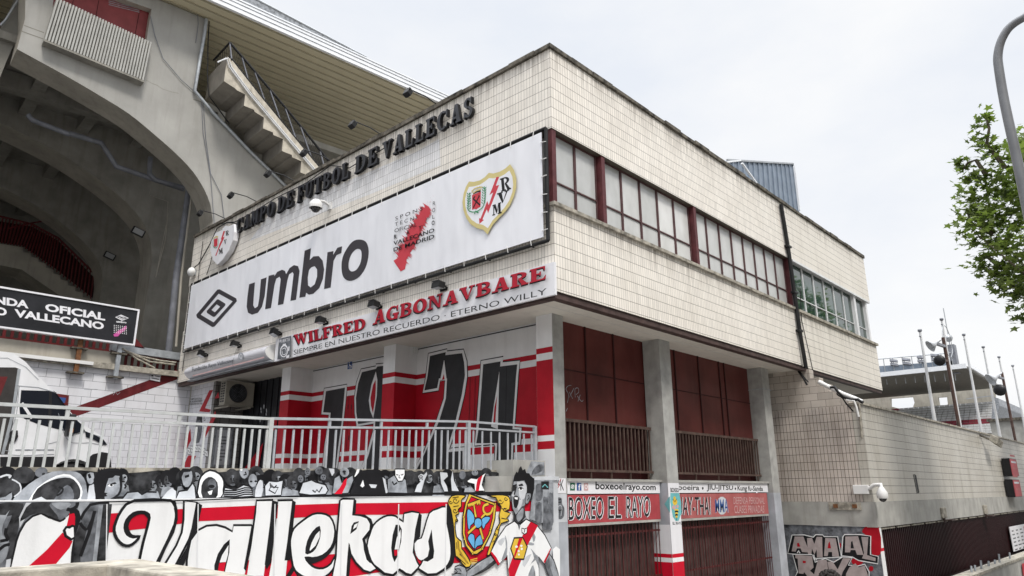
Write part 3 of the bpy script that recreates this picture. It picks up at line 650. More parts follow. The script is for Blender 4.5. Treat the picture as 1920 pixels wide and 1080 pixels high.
# ---- barred gym gates
def gate(x0, x1, label):
    t = thing('barred_gate', label, 'gate', (x0, 1.05, 0), 'barred gym gates')
    m = MB(); m.box(x0, x1, 1.02, 1.06, 1.92, 1.96, 'shutter_red'); m.box(x0, x1, 1.02, 1.06, .1, .15, 'shutter_red'); m.box(x0, x1, 1.02, 1.06, 1.0, 1.04, 'shutter_red'); m.build('gate_frame', t)
    m = MB()
    n = round((x1-x0)/.3)
    for i in range(n):
        a = x0+(x1-x0)*i/n; m.box(a+.01, a+(x1-x0)/n-.03, 1.2, 1.22, 0, 2.1, 'brown_trim')
    m.build('slatted_shutter', t)
    n = round((x1-x0)/.125)
    for i in range(n):
        x = x0+(x1-x0)*(i+.5)/n
        if i == 0: b = MB(); b.box(x-.014, x+.014, 1.01, 1.018, .1, 2.12, 'shutter_red'); b0 = b.build('bar', t); bx = x
        else: c = b0.copy(); COL.objects.link(c); c.parent = t; c.location.x = x-bx
    return t
gate(1.38, 4.68, 'barred dark red gate under the BOXEO EL RAYO board'); gate(5.18, 10.24, 'wide barred dark red gate under the MUAY-THAI board')
# ------------------------------------------------------------------ boundary wall running off to the right
AX, AY = 11.57, -1.34
BW = thing('boundary_wall', 'long tiled boundary wall with concrete band and dark ribbed fence, graffiti on its short end', 'wall', (AX, AY, 0))
m = MB()
m.box(AX, AX+.3, AY+.26, 1.3, 2.45, 5.04, 'annex_side_tile')
for z0, z1, y0 in ((5.04, 5.25, -1.05), (5.25, 5.47, -.82), (5.47, 5.69, -.57), (5.69, 5.91, -.32), (5.91, ZS, -.06)): m.box(AX, AX+.3, y0, 1.3, z0, z1, 'cement_block')
m.build('end_wall', BW)
m = MB(); m.box(AX, 80, AY, AY+.25, 2.45, 5.04, 'annex_tile'); m.build('tiled_wall', BW)
m = MB(); m.box(AX-.02, 80, AY-.03, AY+.24, 1.80, 2.446, 'concrete'); m.box(AX-.02, AX+.3, AY+.24, 1.3, 1.82, 2.446, 'concrete'); m.build('concrete_band', BW)
m = MB()
for i in range(34): a = AX-.03+i*2; m.box(a, a+1.985, AY-.05, AY+.3, 5.045, 5.10+random.uniform(0, .012), 'sill_stone')
m.build('coping', BW)
m = MB(); m.box(AX, AX+.3, AY, 1.3, 0, 1.80, 'mural_grey')
m.box(AX+.003, AX+.28, AY-.012, AY-.001, 1.28, 1.80, 'mural_white'); m.box(AX+.003, AX+.28, AY-.012, AY-.001, 1.2, 1.28, 'mural_red'); m.box(AX+.003, AX+.28, AY-.012, AY-.001, .15, 1.2, 'mural_white')
P = Paint(xw(AX), .004, .0006, m); P.view(1460, 960, .125)
P.poly('wall_red', [(1300, 225), (1500, 225), (1540, 560), (1500, 650), (1400, 640), (1380, 500), (1290, 330), (1250, 300)], smooth=2); P.ell('wall_red', 1388, 850, 34, 40); P.ell('wall_red', 1180, 740, 90, 60); P.ell('wall_red', 920, 500, 18, 40); P.ell('wall_red', 870, 750, 40, 30)
G_, GB, GW_ = 'graffiti_grey', 'mural_black', 'mural_white'
def block(outl, fills):
    P.line(GW_, outl, .05, 0, True); P.poly(GB, outl)
    for f in fills: P.poly(G_, f)
block([(205, 350), (385, 350), (520, 385), (560, 345), (660, 350), (680, 375), (880, 375), (935, 670), (560, 690), (440, 640), (140, 620)],
      [[(240, 368), (370, 368), (465, 610), (350, 600), (330, 545), (275, 545), (255, 595), (195, 590)], [(425, 390), (500, 390), (535, 480), (570, 372), (652, 374), (660, 680), (575, 680), (570, 560), (535, 640), (500, 545), (490, 640), (440, 630)], [(700, 390), (855, 395), (908, 672), (805, 668), (800, 600), (745, 600), (735, 662), (680, 660)]])
block([(990, 345), (1200, 345), (1225, 345), (1375, 365), (1370, 640), (1490, 670), (1485, 770), (1200, 720), (1110, 670), (950, 650), (970, 375)],
      [[(1000, 368), (1190, 362), (1272, 645), (1175, 640), (1150, 570), (1080, 570), (1070, 605), (995, 605)], [(1240, 372), (1345, 378), (1325, 645), (1455, 690), (1452, 738), (1250, 695), (1280, 620)]])
block([(215, 640), (500, 645), (545, 760), (700, 705), (830, 760), (960, 680), (1095, 690), (1040, 800), (1180, 820), (1290, 790), (1350, 900), (1350, 1100), (180, 1100), (290, 900)],
      [[(250, 640), (500, 660), (525, 830), (470, 880), (560, 960), (540, 1100), (380, 900), (370, 930), (300, 920), (285, 700), (250, 690)], [(590, 715), (720, 720), (780, 1100), (560, 1100), (530, 940)], [(730, 745), (810, 745), (885, 860), (965, 690), (1085, 695), (960, 900), (900, 1100), (800, 1100)], [(1060, 830), (1150, 770), (1200, 830), (1290, 800), (1340, 950), (1320, 1100), (1000, 1100), (1010, 930)]])
for f in ([(275, 470), (300, 460), (325, 520), (280, 520)], [(745, 470), (765, 440), (785, 545), (735, 545)], [(1085, 450), (1105, 430), (1130, 545), (1080, 545)], [(360, 730), (410, 735), (405, 768), (362, 765)]): P.poly('wall_red' if f[0][1] > 469 else GB, f)
P.line(GW_, [(280, 615), (300, 580), (320, 620)], .03); P.line(GW_, [(525, 640), (540, 720), (575, 715)], .03)
m.build('graffiti_panel', BW)
m = MB()
x = AX+.3; pts = []
while x < 70: pts += [(x, AY+.10), (x+.07, AY+.10), (x+.09, AY+.06), (x+.16, AY+.06), (x+.18, AY+.10)]; x += .18
vs = []; 
for a, b in pts: vs += [(a, b, .1), (a, b, 1.79)]
m.raw(vs, [(2*i, 2*i+2, 2*i+3, 2*i+1) for i in range(len(pts)-1)], 'fence_maroon')
for i in range(40): m.box(AX+.35+i*1.45, AX+1.55+i*1.45, AY+.0, AY+.04, 1.735, 1.775, 'sill_stone')
m.box(AX+.3, 70, AY+.14, AY+.2, 0, 1.79, 'maroon_dark')
m.build('ribbed_fence', BW)
# streak of tar on the wall
P = Paint(yw(AY), .003, .0005); P.view(1680, 860, .20374)
for k, (a, b) in enumerate((((160, 145), (195, 322)), ((172, 142), (205, 320)), ((182, 150), (212, 312)))): P.line('mural_dark', [a, b], .09)
P.mb.build('tar_mark', BW)
# lamps, camera, signs on it
def atw(px, py, off=0): return yw(AY).hit(px, py, off)
E1 = lambda a, b: (1680+a*.20374, 860+b*.20374)
for k, (a, b) in enumerate(((420, 500), (805, 470))):
    c = atw(*E1(a, b)); t = thing('wall_lamp', ('small grey lamp box on the concrete band, nearer the wall corner', 'small grey lamp box on the concrete band, farther along by the hanging wire')[k], 'lamp', c, 'lamp boxes on the boundary wall')
    m = MB(); m.box(c.x-.28, c.x+.25, c.y-.10, c.y-.031, c.z-.16, c.z+.18, 'sill_stone'); m.build('housing', t, bevel=.02)
    m = MB(); m.box(c.x-.15, c.x+.35, c.y-.3, c.y-.101, c.z-.24, c.z-.2, 'brown_trim'); m.box(c.x-.15, c.x-.05, c.y-.101, c.y-.06, c.z-.3, c.z-.165, 'brown_trim'); m.build('bracket', t)
c = atw(1845, 822); t = thing('wall_floodlight', 'dirty floodlight hung under the coping of the long wall', 'floodlight', c)
m = MB(); m.obox(c+V((-.5, -.5, -.3)), (.9, 0, -.12), (0, .25, .2), (0, -.12, .25), 'sill_stone'); m.build('lamp_head', t, bevel=.02)
m = MB(); m.rbar(c+V((-.8, .0, .1)), c+V((-.1, -.3, -.1)), .06, .06, 'coping'); m.build('bracket', t)
W2 = yw(AY-.35)
for k, (q, lab) in enumerate((([(1040, -5), (1075, -5), (1112, 162), (1075, 158)], 'upper red box sign jutting from the far end of the wall'), ([(1078, 190), (1132, 190), (1160, 352), (1100, 352)], 'lower red box sign jutting from the far end of the wall'))):
    pts = [W2.hit(*E1(*a)) for a in q]; x0 = min(p.x for p in pts); x1 = x0+1.6; z0 = pts[2].z; z1 = pts[0].z
    t = thing('box_sign', lab, 'sign', (x0, AY, z0), 'red box signs')
    m = MB(); m.box(x0, x1, AY-.35, AY-.05, z0, z1, 'sign_black'); m.build('casing', t)
    m = MB(); m.box(x0+.03, x1-.03, AY-.37, AY-.352, z0+.03, z1-.03, 'boxing_red')
    for i in range(3): m.box(x0+.2, x1-.3, AY-.376, AY-.371, z0+.3+i*.28, z0+.38+i*.28, 'boxing_red_faded' if i != 1 else 'mural_light')
    m.build('sign_face', t)
q = [yw(AY-.02).hit(*E1(a, b)) for a, b in ((1035, 628), (1240, 590), (1245, 800), (1082, 838))]
m = MB(); z0, z1 = q[2].z, q[0].z; m.box(q[0].x, q[0].x+4.2, AY-.06, AY-.03, z0, z1, 'sign_white')
for i in range(6):
    for j in range(3): 
        a = q[0].x+.3+j*.95; b = z1-.16-i*(z1-z0)/6.6; m.box(a, a+random.uniform(.4, .75), AY-.064, AY-.061, b-.05, b, 'mural_grey')
m.box(q[0].x+3.2, q[0].x+4.1, AY-.066, AY-.061, z0+.1, z1-.1, 'boxing_red_faded')
m.build('notice_board', label='white notice board with lines of print fixed on the dark ribbed fence', category='notice')
c = V((AX-.12, AY-.28, xw(AX).hit(1661, 925).z)); 
t = thing('security_camera', 'white dome camera on a bracket at the corner of the boundary wall', 'camera', c)
m = MB(); m.box(AX-.09, AX-.005, AY+.06, AY+.46, c.z-.02, c.z+.22, 'plastic_white'); m.build('junction_box', t, bevel=.015)
m = MB(); m.tube([(AX-.05, AY+.05, c.z+.12), (AX-.07, AY-.1, c.z+.22), (AX-.1, c.y, c.z+.22), (AX-.12, c.y, c.z+.15)], .05, 'plastic_white', 10); m.build('arm', t)
m = MB(); m.lathe([(0, .17), (.05, .16), (.08, .12), (.135, .02), (.14, -.1), (.125, -.13)], c, (0, 0, 1), 'plastic_white', 20); m.build('housing', t)
m = MB(); m.ball(c+V((0, 0, -.12)), .10, 'dome_glass', 16); m.build('dome', t)
c = xw(AX).hit(1608, 949); m = MB(); m.box(AX-.05, AX-.025, c.y-.1, c.y+.75, c.z-.1, c.z+.1, 'sill_stone')
for k in range(2): m.box(AX-.07, AX-.05, c.y+.0+k*.5, c.y+.12+k*.5, c.z-.05, c.z+.05, 'rust')
m.build('fixing_plate', label='rusty steel fixing plate below the dome camera on the concrete band', category='plate')
# rain pipe and hanging wires on the street facade
m = MB(); pth = [RF.hit(1464, 383, .07), RF.hit(1477, 462, .07), RF.hit(1489, 548, .07), RF.hit(1499, 620, .08), RF.hit(1511, 690, .1)]
m.tube(pth, .055, 'black_metal', 8); m.tube([p+V((.12, 0, 0)) for p in pth], .022, 'black_metal', 6)
for p in pth[1:4]: m.box(p.x-.1, p.x+.16, -.13, -.002, p.z-.03, p.z+.03, 'black_metal')
m.build('rain_pipe', label='black rain pipe with a cable down the street facade', category='pipe')
m = MB()
for pl_ in ([(1500, 540), (1503, 600), (1512, 640), (1524, 694)],):
    m.tube([RF.hit(a, b, .03) for a, b in pl_], .012, 'black_metal', 5)
m.build('wire', label='thin black wire hanging right of the rain pipe', category='wire')
m = MB(); S6 = xw(AX); D2 = lambda a, b: (1380+a*.16667, 640+b*.16667)
m.tube([S6.hit(*D2(*q), .25) for q in ((930, 455), (1000, 490), (1100, 540), (1200, 590), (1330, 640), (1420, 680))], .06, 'plastic_white', 8)
m.tube([S6.hit(*D2(*q), .28) for q in ((1060, 520), (1110, 515), (1150, 570), (1220, 630), (1290, 655), (1370, 655), (1430, 690))], .045, 'black_metal', 8)
m.tube([S6.hit(*D2(*q), .2) for q in ((1120, 530), (1140, 600), (1200, 640), (1240, 700), (1320, 790))], .02, 'black_metal', 6)
m.tube([S6.hit(*D2(*q), .15) for q in ((700, 335), (750, 400), (800, 490))], .03, 'black_metal', 6); m.tube([S6.hit(*D2(*q), .15) for q in ((720, 345), (780, 420), (815, 460))], .02, 'black_metal', 6)
m.tube([S6.hit(*D2(*q), .3) for q in ((1240, 660), (1330, 670), (1355, 740), (1380, 850))], .03, 'plastic_white', 6)
m.tube([S6.hit(*D2(*q), .02) for q in ((1385, 700), (1400, 900), (1415, 1080))], .03, 'sill_stone', 6)
m.build('cable_bundle', label='sagging bundle of black and white cables on the stepped wall end', category='cables')
m = MB()
# drain strap on the last pillar
m.tube([(10.24, 1.30, ZS-.62), (10.24, .8, ZS-.62), (10.75, .79, ZS-.62)], .012, 'galv', 6); m.tube([(10.9, 1.0, 0), (10.9, 1.0, 5.5)], .09, 'sill_stone', 10)
m.build('drain_pipe', label='grey drain pipe standing in the nook beside the last pillar', category='pipe')
# low concrete wall in front with spikes
LWy = -3.0; q0 = yw(LWy).hit(1815, 1080)
m = MB(); m.box(q0.x-6, 60, LWy, LWy+.3, 0, .53, 'concrete'); m.box(q0.x-6, 60, LWy-.03, LWy+.33, .53, .6, 'sill_stone'); P = Paint(yw(LWy), .034, .001, m); P.view(1680, 860, .20374)
P.poly('wall_red', [(1158, 968), (1190, 955), (1190, 1080), (1170, 1080)])
m.build('low_wall', label='low pale concrete wall at the bottom right edge with metal studs on top', category='wall')
for a, b in ((700, 1068), (732, 1050), (790, 1030), (858, 1010), (912, 975), (960, 985), (1055, 950)):
    p = yw(LWy+.15).hit(*E1(a, b)); m = MB(); m.tube([(p.x, LWy+.15, .6), (p.x+.03, LWy+.14, .6+random.uniform(.12, .25))], .03, 'galv', 5)
    m.build('stud', label='short metal stud standing on the low concrete wall', category='stud', group='studs on the low wall')
# ------------------------------------------------------------------ banner on the square side
BX = -.14
BN = thing('advert_banner', 'huge pale banner lettered umbro with a gold edged crest at its right end', 'banner', (BX, 7.8, 7.2))
m = MB()
ns, nz = 40, 6
vs = []; fs = []
for i in range(ns+1):
    for j in range(nz+1):
        y = .14+15.36*i/ns; z = 7.28+2.14*j/nz
        vs.append((BX+.012*math.sin(i*.9+j*1.3)*math.sin(math.pi*j/nz)*.0, y, z))
for i in range(ns):
    for j in range(nz): a = i*(nz+1)+j; fs.append((a, a+1, a+nz+2, a+nz+1))
m.raw(vs, fs, 'banner_white'); m.raw([v_+V((.012, 0, 0)) for v_ in m.v], fs, 'banner_white')
P = Paint(xw(BX), .003, .0006, m); P.view(300, 280, .25); K = 'banner_black'
P.poly(K, [(668, 1012), (712, 997), (703, 1110), (699, 1170), (712, 1192), (734, 1177), (744, 1120), (757, 975), (800, 960), (785, 1100), (765, 1180), (735, 1225), (690, 1240), (660, 1225), (650, 1180), (655, 1110)])
P.poly(K, [(815, 948), (858, 938), (857, 952), (880, 918), (915, 903), (938, 912), (946, 936), (972, 890), (1005, 868), (1035, 876), (1047, 912), (1020, 1128), (978, 1137), (1002, 935), (994, 920), (968, 938), (955, 985), (925, 1160), (883, 1169), (905, 975), (897, 955), (872, 970), (858, 1020), (832, 1190), (788, 1199)])
P.poly(K, [(1085, 760), (1132, 742), (1123, 830), (1150, 803), (1190, 800), (1220, 835), (1231, 900), (1222, 970), (1195, 1040), (1150, 1083), (1116, 1090), (1096, 1075), (1090, 1105), (1045, 1113)], [[(1135, 885), (1160, 876), (1178, 900), (1178, 955), (1160, 1012), (1130, 1036), (1110, 1020), (1108, 960), (1118, 905)]])
P.poly(K, [(1256, 772), (1301, 763), (1299, 792), (1330, 738), (1366, 727), (1360, 778), (1325, 793), (1302, 835), (1280, 1036), (1230, 1048)])
P.poly(K, [(1370, 810), (1395, 755), (1440, 695), (1490, 676), (1540, 690), (1563, 740), (1562, 810), (1540, 890), (1495, 955), (1440, 985), (1395, 978), (1368, 940), (1361, 870)], [[(1440, 780), (1475, 748), (1505, 755), (1512, 800), (1500, 860), (1470, 905), (1435, 915), (1415, 890), (1418, 835)]], smooth=3)
P.view(300, 530, .25)
P.poly(K, [(430, 52), (448, 50), (572, 118), (577, 138), (410, 328), (392, 333), (278, 262), (272, 240)], [[(440, 82), (545, 140), (402, 298), (305, 240)]])
P.poly(K, [(428, 126), (440, 126), (490, 158), (490, 170), (412, 254), (398, 256), (352, 226), (350, 212)], [[(425, 162), (451, 180), (412, 222), (385, 205)]])
P.view(720, 280, .22222); T = 'mural_black'
SPON = (('S P O N S', [(95, 570), (325, 482), (325, 512), (95, 602)], 0), ('T E C N I', [(92, 620), (278, 557), (278, 588), (92, 650)], 0), ('OFICIAL', [(88, 672), (280, 614), (278, 648), (88, 704)], 0), ('R', [(84, 722), (110, 716), (108, 752), (84, 758)], .03), ('A', [(188, 686), (214, 680), (214, 714), (186, 722)], .03), ('Y', [(292, 648), (318, 640), (314, 672), (294, 678)], .02), ('O', [(402, 604), (428, 598), (426, 638), (402, 642)], .03),
                ('VALLECANO', [(80, 777), (425, 662), (425, 698), (80, 812)], .02), ('DE MADRID', [(80, 832), (425, 715), (423, 752), (80, 864)], .02), ('R', [(412, 442), (434, 436), (432, 468), (412, 474)], 0), ('O', [(408, 498), (432, 492), (430, 528), (408, 534)], 0), ('L', [(408, 556), (430, 550), (428, 582), (408, 588)], 0))
P.poly('banner_red', [(80, 940), (110, 920), (160, 890), (205, 840), (235, 790), (262, 730), (285, 680), (305, 625), (330, 565), (345, 505), (358, 480), (370, 500), (365, 560), (345, 610), (322, 670), (300, 730), (272, 790), (245, 840), (210, 885), (190, 930), (178, 1010), (140, 1030)])
for i in range(52):
    t_ = i/51; cx, cy = 140+232*t_, 935-440*t_-20*math.sin(t_*3.1); 
    for sg in (-1, 1):
        L = random.uniform(38, 88)*(1-.2*t_); ex, ey = cx+sg*L*.8, cy+sg*L*.72
        P.poly('banner_red', [(cx-6, cy+11), (cx+6, cy-11), (ex, ey)])
for i in range(16): a, b = 370+random.uniform(-30, 60), 420+random.uniform(-45, 70); P.poly('banner_red' if i % 2 else T, [(a, b), (a+9, b+12), (a+14, b+16), (a+4, b+7)])
for st, q, b in SPON: P.text(T, st, q, b)
for st, q in (('LLECA', [(195, 732), (350, 682), (350, 718), (195, 772)]), ('MADR', [(205, 782), (350, 738), (350, 772), (205, 820)])): pass
P.view(860, 290, .148148)
def crest(P, K='letter_black'):
    P.poly('banner_white', [(130, 408), (200, 400), (270, 380), (330, 340), (385, 295), (440, 300), (520, 280), (580, 250), (642, 200), (680, 280), (690, 380), (680, 470), (640, 580), (580, 670), (510, 750), (430, 830), (370, 930), (310, 890), (230, 870), (165, 825), (110, 750), (85, 650), (82, 560), (100, 480)])
    P.poly('banner_red', [(478, 282), (513, 280), (470, 395), (512, 383), (372, 742), (356, 692), (302, 818), (320, 826), (262, 878), (258, 802), (276, 810), (362, 585), (380, 638), (436, 478), (390, 512)])
    for c, q in (('R', [(522, 305), (648, 262), (664, 435), (538, 472)]), ('V', [(484, 492), (642, 440), (606, 590), (504, 640)]), ('M', [(428, 640), (538, 600), (546, 738), (426, 774)])):
        P.glyphs(K, c, P.q(q))
    P.poly('banner_red', [(170, 512), (280, 466), (276, 660), (248, 672), (224, 692), (200, 685), (170, 697)])
    P.line(K, [(182, 556), (272, 640)], .035); P.line(K, [(262, 520), (185, 672)], .035); P.poly(K, [(176, 552), (205, 520), (212, 530), (196, 558)]); P.poly(K, [(248, 512), (275, 520), (262, 532), (248, 526)])
    P.line(K, [(182, 492), (220, 468), (278, 455)], .05, 3)
    P.line('crest_gold', [(165, 480), (190, 440), (230, 420), (290, 410)], .03, 3); P.line('crest_gold', [(180, 488), (230, 452), (285, 440)], .03, 3)
    for a, b in ((170, 458), (200, 432), (235, 415), (268, 405), (295, 412)): P.ell('crest_gold', a, b, 9, 9, n=8)
    for k in range(7):
        t_ = k/6
        for (bx, by, s) in ((128+2*math.sin(t_*3), 495+t_*185, 1), (325-t_*14, 420+t_*190, 1)):
            for sg in (-1, 1): P.poly('crest_green', [(bx, by+16), (bx+sg*10, by-4), (bx+sg*27, by-20), (bx+sg*22, by+2)])
    P.line('crest_green', [(135, 480), (125, 600), (118, 690), (150, 720), (200, 725), (260, 700), (310, 650), (335, 540), (322, 400)], .022, 3); P.line('crest_green', [(200, 750), (212, 715), (250, 735)], .03)
P.poly('crest_gold', [(130, 340), (190, 345), (270, 325), (330, 285), (380, 230), (440, 238), (520, 215), (590, 175), (650, 120), (700, 195), (730, 300), (728, 420), (700, 530), (650, 640), (590, 720), (510, 800), (430, 890), (365, 1010), (310, 950), (230, 930), (150, 880), (95, 800), (60, 700), (48, 600), (60, 500), (90, 410)])
crest(P)
m.build('printed_sheet', BN)
m = MB()
Y0, Y1, Z0, Z1 = .06, 15.58, 7.2, 9.49
for p, q in (((-.1, Y0, Z1), (-.1, Y1, Z1)), ((-.1, Y0, Z0), (-.1, Y1, Z0)), ((-.1, Y0, Z0), (-.1, Y0, Z1)), ((-.1, Y1, Z0), (-.1, Y1, Z1))): m.tube([p, q], .038, 'black_metal', 8)
for i in range(14): y = .5+i*1.15; m.rbar((-.1, y, Z1), (0, y, Z1), .03, .03, 'black_metal'); m.rbar((-.1, y, Z0), (0, y, Z0), .03, .03, 'black_metal')
m.build('frame', BN)
def tie(y, z, dy, dz): m = MB(); m.rbar((-.155, y, z), (-.142, y+dy, z+dz), .013, .013, 'plastic_white'); m.build('tie', BN)
for i in range(26): y = .35+i*.6; tie(y, Z1-.07-.05, random.uniform(-.02, .02), .14); tie(y+.1, Z0+.12, random.uniform(-.02, .02), -.14)
for i in range(6): tie(Y0+.1, 7.4+i*.36, -.13, random.uniform(-.02, .02)); tie(Y1-.1, 7.4+i*.36, .13, 0)
# ------------------------------------------------------------------ raised black lettering
LS = thing('letter_sign', 'raised black slab letters CAMPO DE FUTBOL DE VALLECAS along the parapet', 'sign', (0, 7.4, 10.57))
lw = xw(-.12)
for st, a, b in (('CAMPO', (442, 424), (513, 389)), ('DE', (519.5, 387), (549, 371)), ('FUTBOL', (557, 368), (653, 322)), ('DE', (665, 313), (707, 293)), ('VALLECAS', (716, 288), (886, 208))):
    s0 = lw.uv(*a)[0]; s1 = lw.uv(*b)[0]
    n = len(st); tot = sum(GW.get(c, 1) for c in st)+.2*(n-1); x = 0
    for c in st:
        wd = GW.get(c, 1); u0 = s0+(s1-s0)*x/tot; u1 = s0+(s1-s0)*(x+wd)/tot; x += wd+.2
        mm = MB()
        for k, pl_ in enumerate(SLAB[c]):
            hs = []
            if isinstance(pl_, dict): hs = pl_['h']; pl_ = pl_['o']
            tr_ = lambda l: [lw.p((u0+(u1-u0)*p, 10.56+.47*q), k*.0008) for p, q in l]
            mm.prism(tr_(pl_), (.09, 0, 0), 'letter_face', 'letter_black', [tr_(h) for h in hs], back=False)  # fronts carry a painted sheen, sides stay black
        mm.build('letter', LS)
# ------------------------------------------------------------------ shield at the left end of the parapet
sw = xw(-.2); Sh = thing('crest_shield', 'white shield emblem with red bolt at the left end of the parapet', 'emblem', (-.1, 13.2, 10.2))
m = MB(); A3 = lambda l: [sw.hit(a*.25, 250+b*.25) for a, b in l]
m.prism(A3([(1618, 745), (1660, 728), (1690, 692), (1720, 698), (1752, 680), (1757, 740), (1748, 800), (1715, 880), (1670, 945), (1628, 985), (1598, 950), (1578, 880), (1585, 810)]), (.16, 0, 0), 'sign_white')
P = Paint(sw, .003, .0006, m); P.view(0, 250, .25)
P.poly('banner_red', [(1676, 732), (1688, 734), (1672, 780), (1684, 778), (1640, 870), (1622, 918), (1614, 918), (1634, 868), (1646, 830), (1660, 800), (1658, 790)])
for c, q in (('R', [(1692, 735), (1716, 724), (1718, 762), (1694, 768)]), ('V', [(1680, 800), (1700, 792), (1698, 830), (1680, 838)]), ('M', [(1640, 872), (1670, 858), (1672, 898), (1642, 906)])): P.glyphs('letter_black', c, P.q(q))
P.poly('banner_red', [(1604, 795), (1632, 785), (1630, 840), (1616, 852), (1604, 848)]); P.line('crest_gold', [(1600, 790), (1618, 775), (1636, 778)], .05, 2); P.line('crest_green', [(1598, 800), (1597, 840), (1612, 860), (1634, 846), (1640, 790)], .02, 2)
m.build('shield_plate', Sh)
# ------------------------------------------------------------------ sign boards over the entrance
NB = thing('name_board', 'long white board reading WILFRED AGBONAVBARE in red slab letters above the entrance', 'sign', (-.05, 4.8, 6.15))
m = MB(); m.box(-.06, -.004, -.04, 9.75, 6.16, 6.775, 'sign_white')
P = Paint(xw(-.06), .002, .0005, m); P.view(0, 0, 1)
uw = lambda l: [xw(-.06).uv(*q) for q in l]
W1 = [(551.5, 628), (687, 595.5), (687, 616.5), (553.5, 648)]; W2_ = [(704, 584), (1027.5, 499), (1027.5, 524), (702, 609.5)]
for st, q in (('WILFRED', W1), ('AGBONAVBARE', W2_)):
    P.glyphs('sign_black', st, uw([(a-2.2, b+2.4) for a, b in q]), .06); P.glyphs('sign_black', st, uw([(a-1.1, b+1.2) for a, b in q]), .06); P.glyphs('sign_red', st, uw(q), .06)
P.text('sign_black', 'SIEMPRE EN NUESTRO RECUERDO · ETERNO WILLY', [(550.7, 656.5), (1025, 540), (1025, 551.5), (550.7, 665.5)], 0)
P.view(300, 530, .25); P.poly('mural_grey', [(893, 420), (985, 398), (978, 560), (880, 576)])
P.text('sign_white', 'PUERTA', [(898, 430), (976, 412), (974, 436), (898, 452)], 0); P.ell('sign_white', 930, 512, 30, 48, 8, 20); P.ell('mural_grey', 930, 514, 24, 38, 8, 20); P.line('sign_white', [(915, 500), (940, 490), (946, 530), (922, 540), (915, 510)], .02, 2); P.poly('sign_white', [(920, 462), (944, 456), (944, 470), (922, 474)]); P.text('sign_white', '1', [(962, 480), (972, 478), (970, 510), (960, 512)], .01); P.poly('sign_white', [(948, 548), (970, 540), (968, 562), (945, 568)])
m.build('board', NB)
m = MB(); m.tube([xw(-.03).hit(300+a*.25, 530+b*.25) for a, b in ((185, 530), (175, 600), (168, 660))], .012, 'black_metal', 5); m.build('wire', label='short black wire hanging left of the light box', category='wire')
LB = thing('lightbox_sign', 'grubby curved light box reading Fundacion Rayo Vallecano at the left end of the facade', 'sign', (0, 13, 6.2))
l0 = xw(-.3).uv(345, 700)[0]; l1 = xw(-.3).uv(497, 660)[0]
m = MB(); pr = [(-.02-.28*math.sin(math.pi*i/10)**.7, 6.2+.47*i/10) for i in range(11)]
vs = [V((x, l0, z)) for x, z in pr]+[V((x, l1, z)) for x, z in pr]; m.raw(vs, [(i, i+1, 12+i, 11+i) for i in range(10)], 'lightbox', True)
m.face(vs[:11], 'plastic_white'); m.face(vs[11:], 'plastic_white'); m.box(-.16, -.02, min(l0, l1)-.02, max(l0, l1)+.02, 6.165, 6.2, 'galv')
m.build('casing', LB)
fr = MB(); P = Paint(xw(-.305), .006, .0008, fr); P.view(300, 530, .25)
P.uvline('pinkish_icon', [P.w.uv(300+245*.25, 530+700*.25, .006), P.w.uv(300+780*.25, 530+560*.25, .006)], .035)
P.text('mural_grey', 'Fundación Rayo Vallecano', [(240, 636), (548, 568), (548, 606), (240, 678)], .015)
P.ell('mural_mid', 607, 552, 20, 30); P.ell('lightbox', 607, 552, 12, 20); P.ell('mural_mid', 607, 552, 6, 12); P.text('mural_mid', 'v', [(210, 668), (222, 664), (222, 680), (210, 684)], 0)
P.line('mural_black', [(575, 496), (560, 540), (545, 600), (550, 632)], .012, 3)
fr.build('sign_print', LB)
# ------------------------------------------------------------------ lamps
def arm_lamp(px, py, lab):
    b = V((.1, LF.uv(px, py)[0], ZT+.07)); t = thing('parapet_floodlight', lab, 'floodlight', b, 'floodlights on arms over the parapet')
    e = b+V((-.95, .05, .10))
    m = MB(); m.tube([b, b+V((-.45, .02, .10)), e], .014, 'black_metal', 6); m.box(b.x-.06, b.x+.06, b.y-.06, b.y+.06, ZT+.06, ZT+.12, 'black_metal'); m.build('arm', t)
    m = MB(); m.obox(e+V((-.07, -.09, -.15)), (.10, 0, -.06), (0, .18, 0), (.07, 0, .15), 'black_metal'); m.rbar(e+V((0, -.11, -.06)), e+V((0, .11, -.06)), .02, .04, 'black_metal'); m.build('lamp_head', t, bevel=.015)
    m = MB(); m.obox(e+V((.036, -.075, -.2)), (.008, 0, -.004), (0, .15, 0), (.06, 0, .125), 'car_glass'); m.build('lens', t)
LETT = ['above the shield emblem', 'above the word CAMPO', 'above the first word DE', 'above the word FUTBOL', 'above the second word DE', 'above the end of VALLECAS']
for (px, py), l in zip(((423, 416), (482, 386), (553, 349), (622, 312), (715, 265), (820, 208)), LETT): arm_lamp(px, py, 'black floodlight on a thin arm over the parapet, '+l)
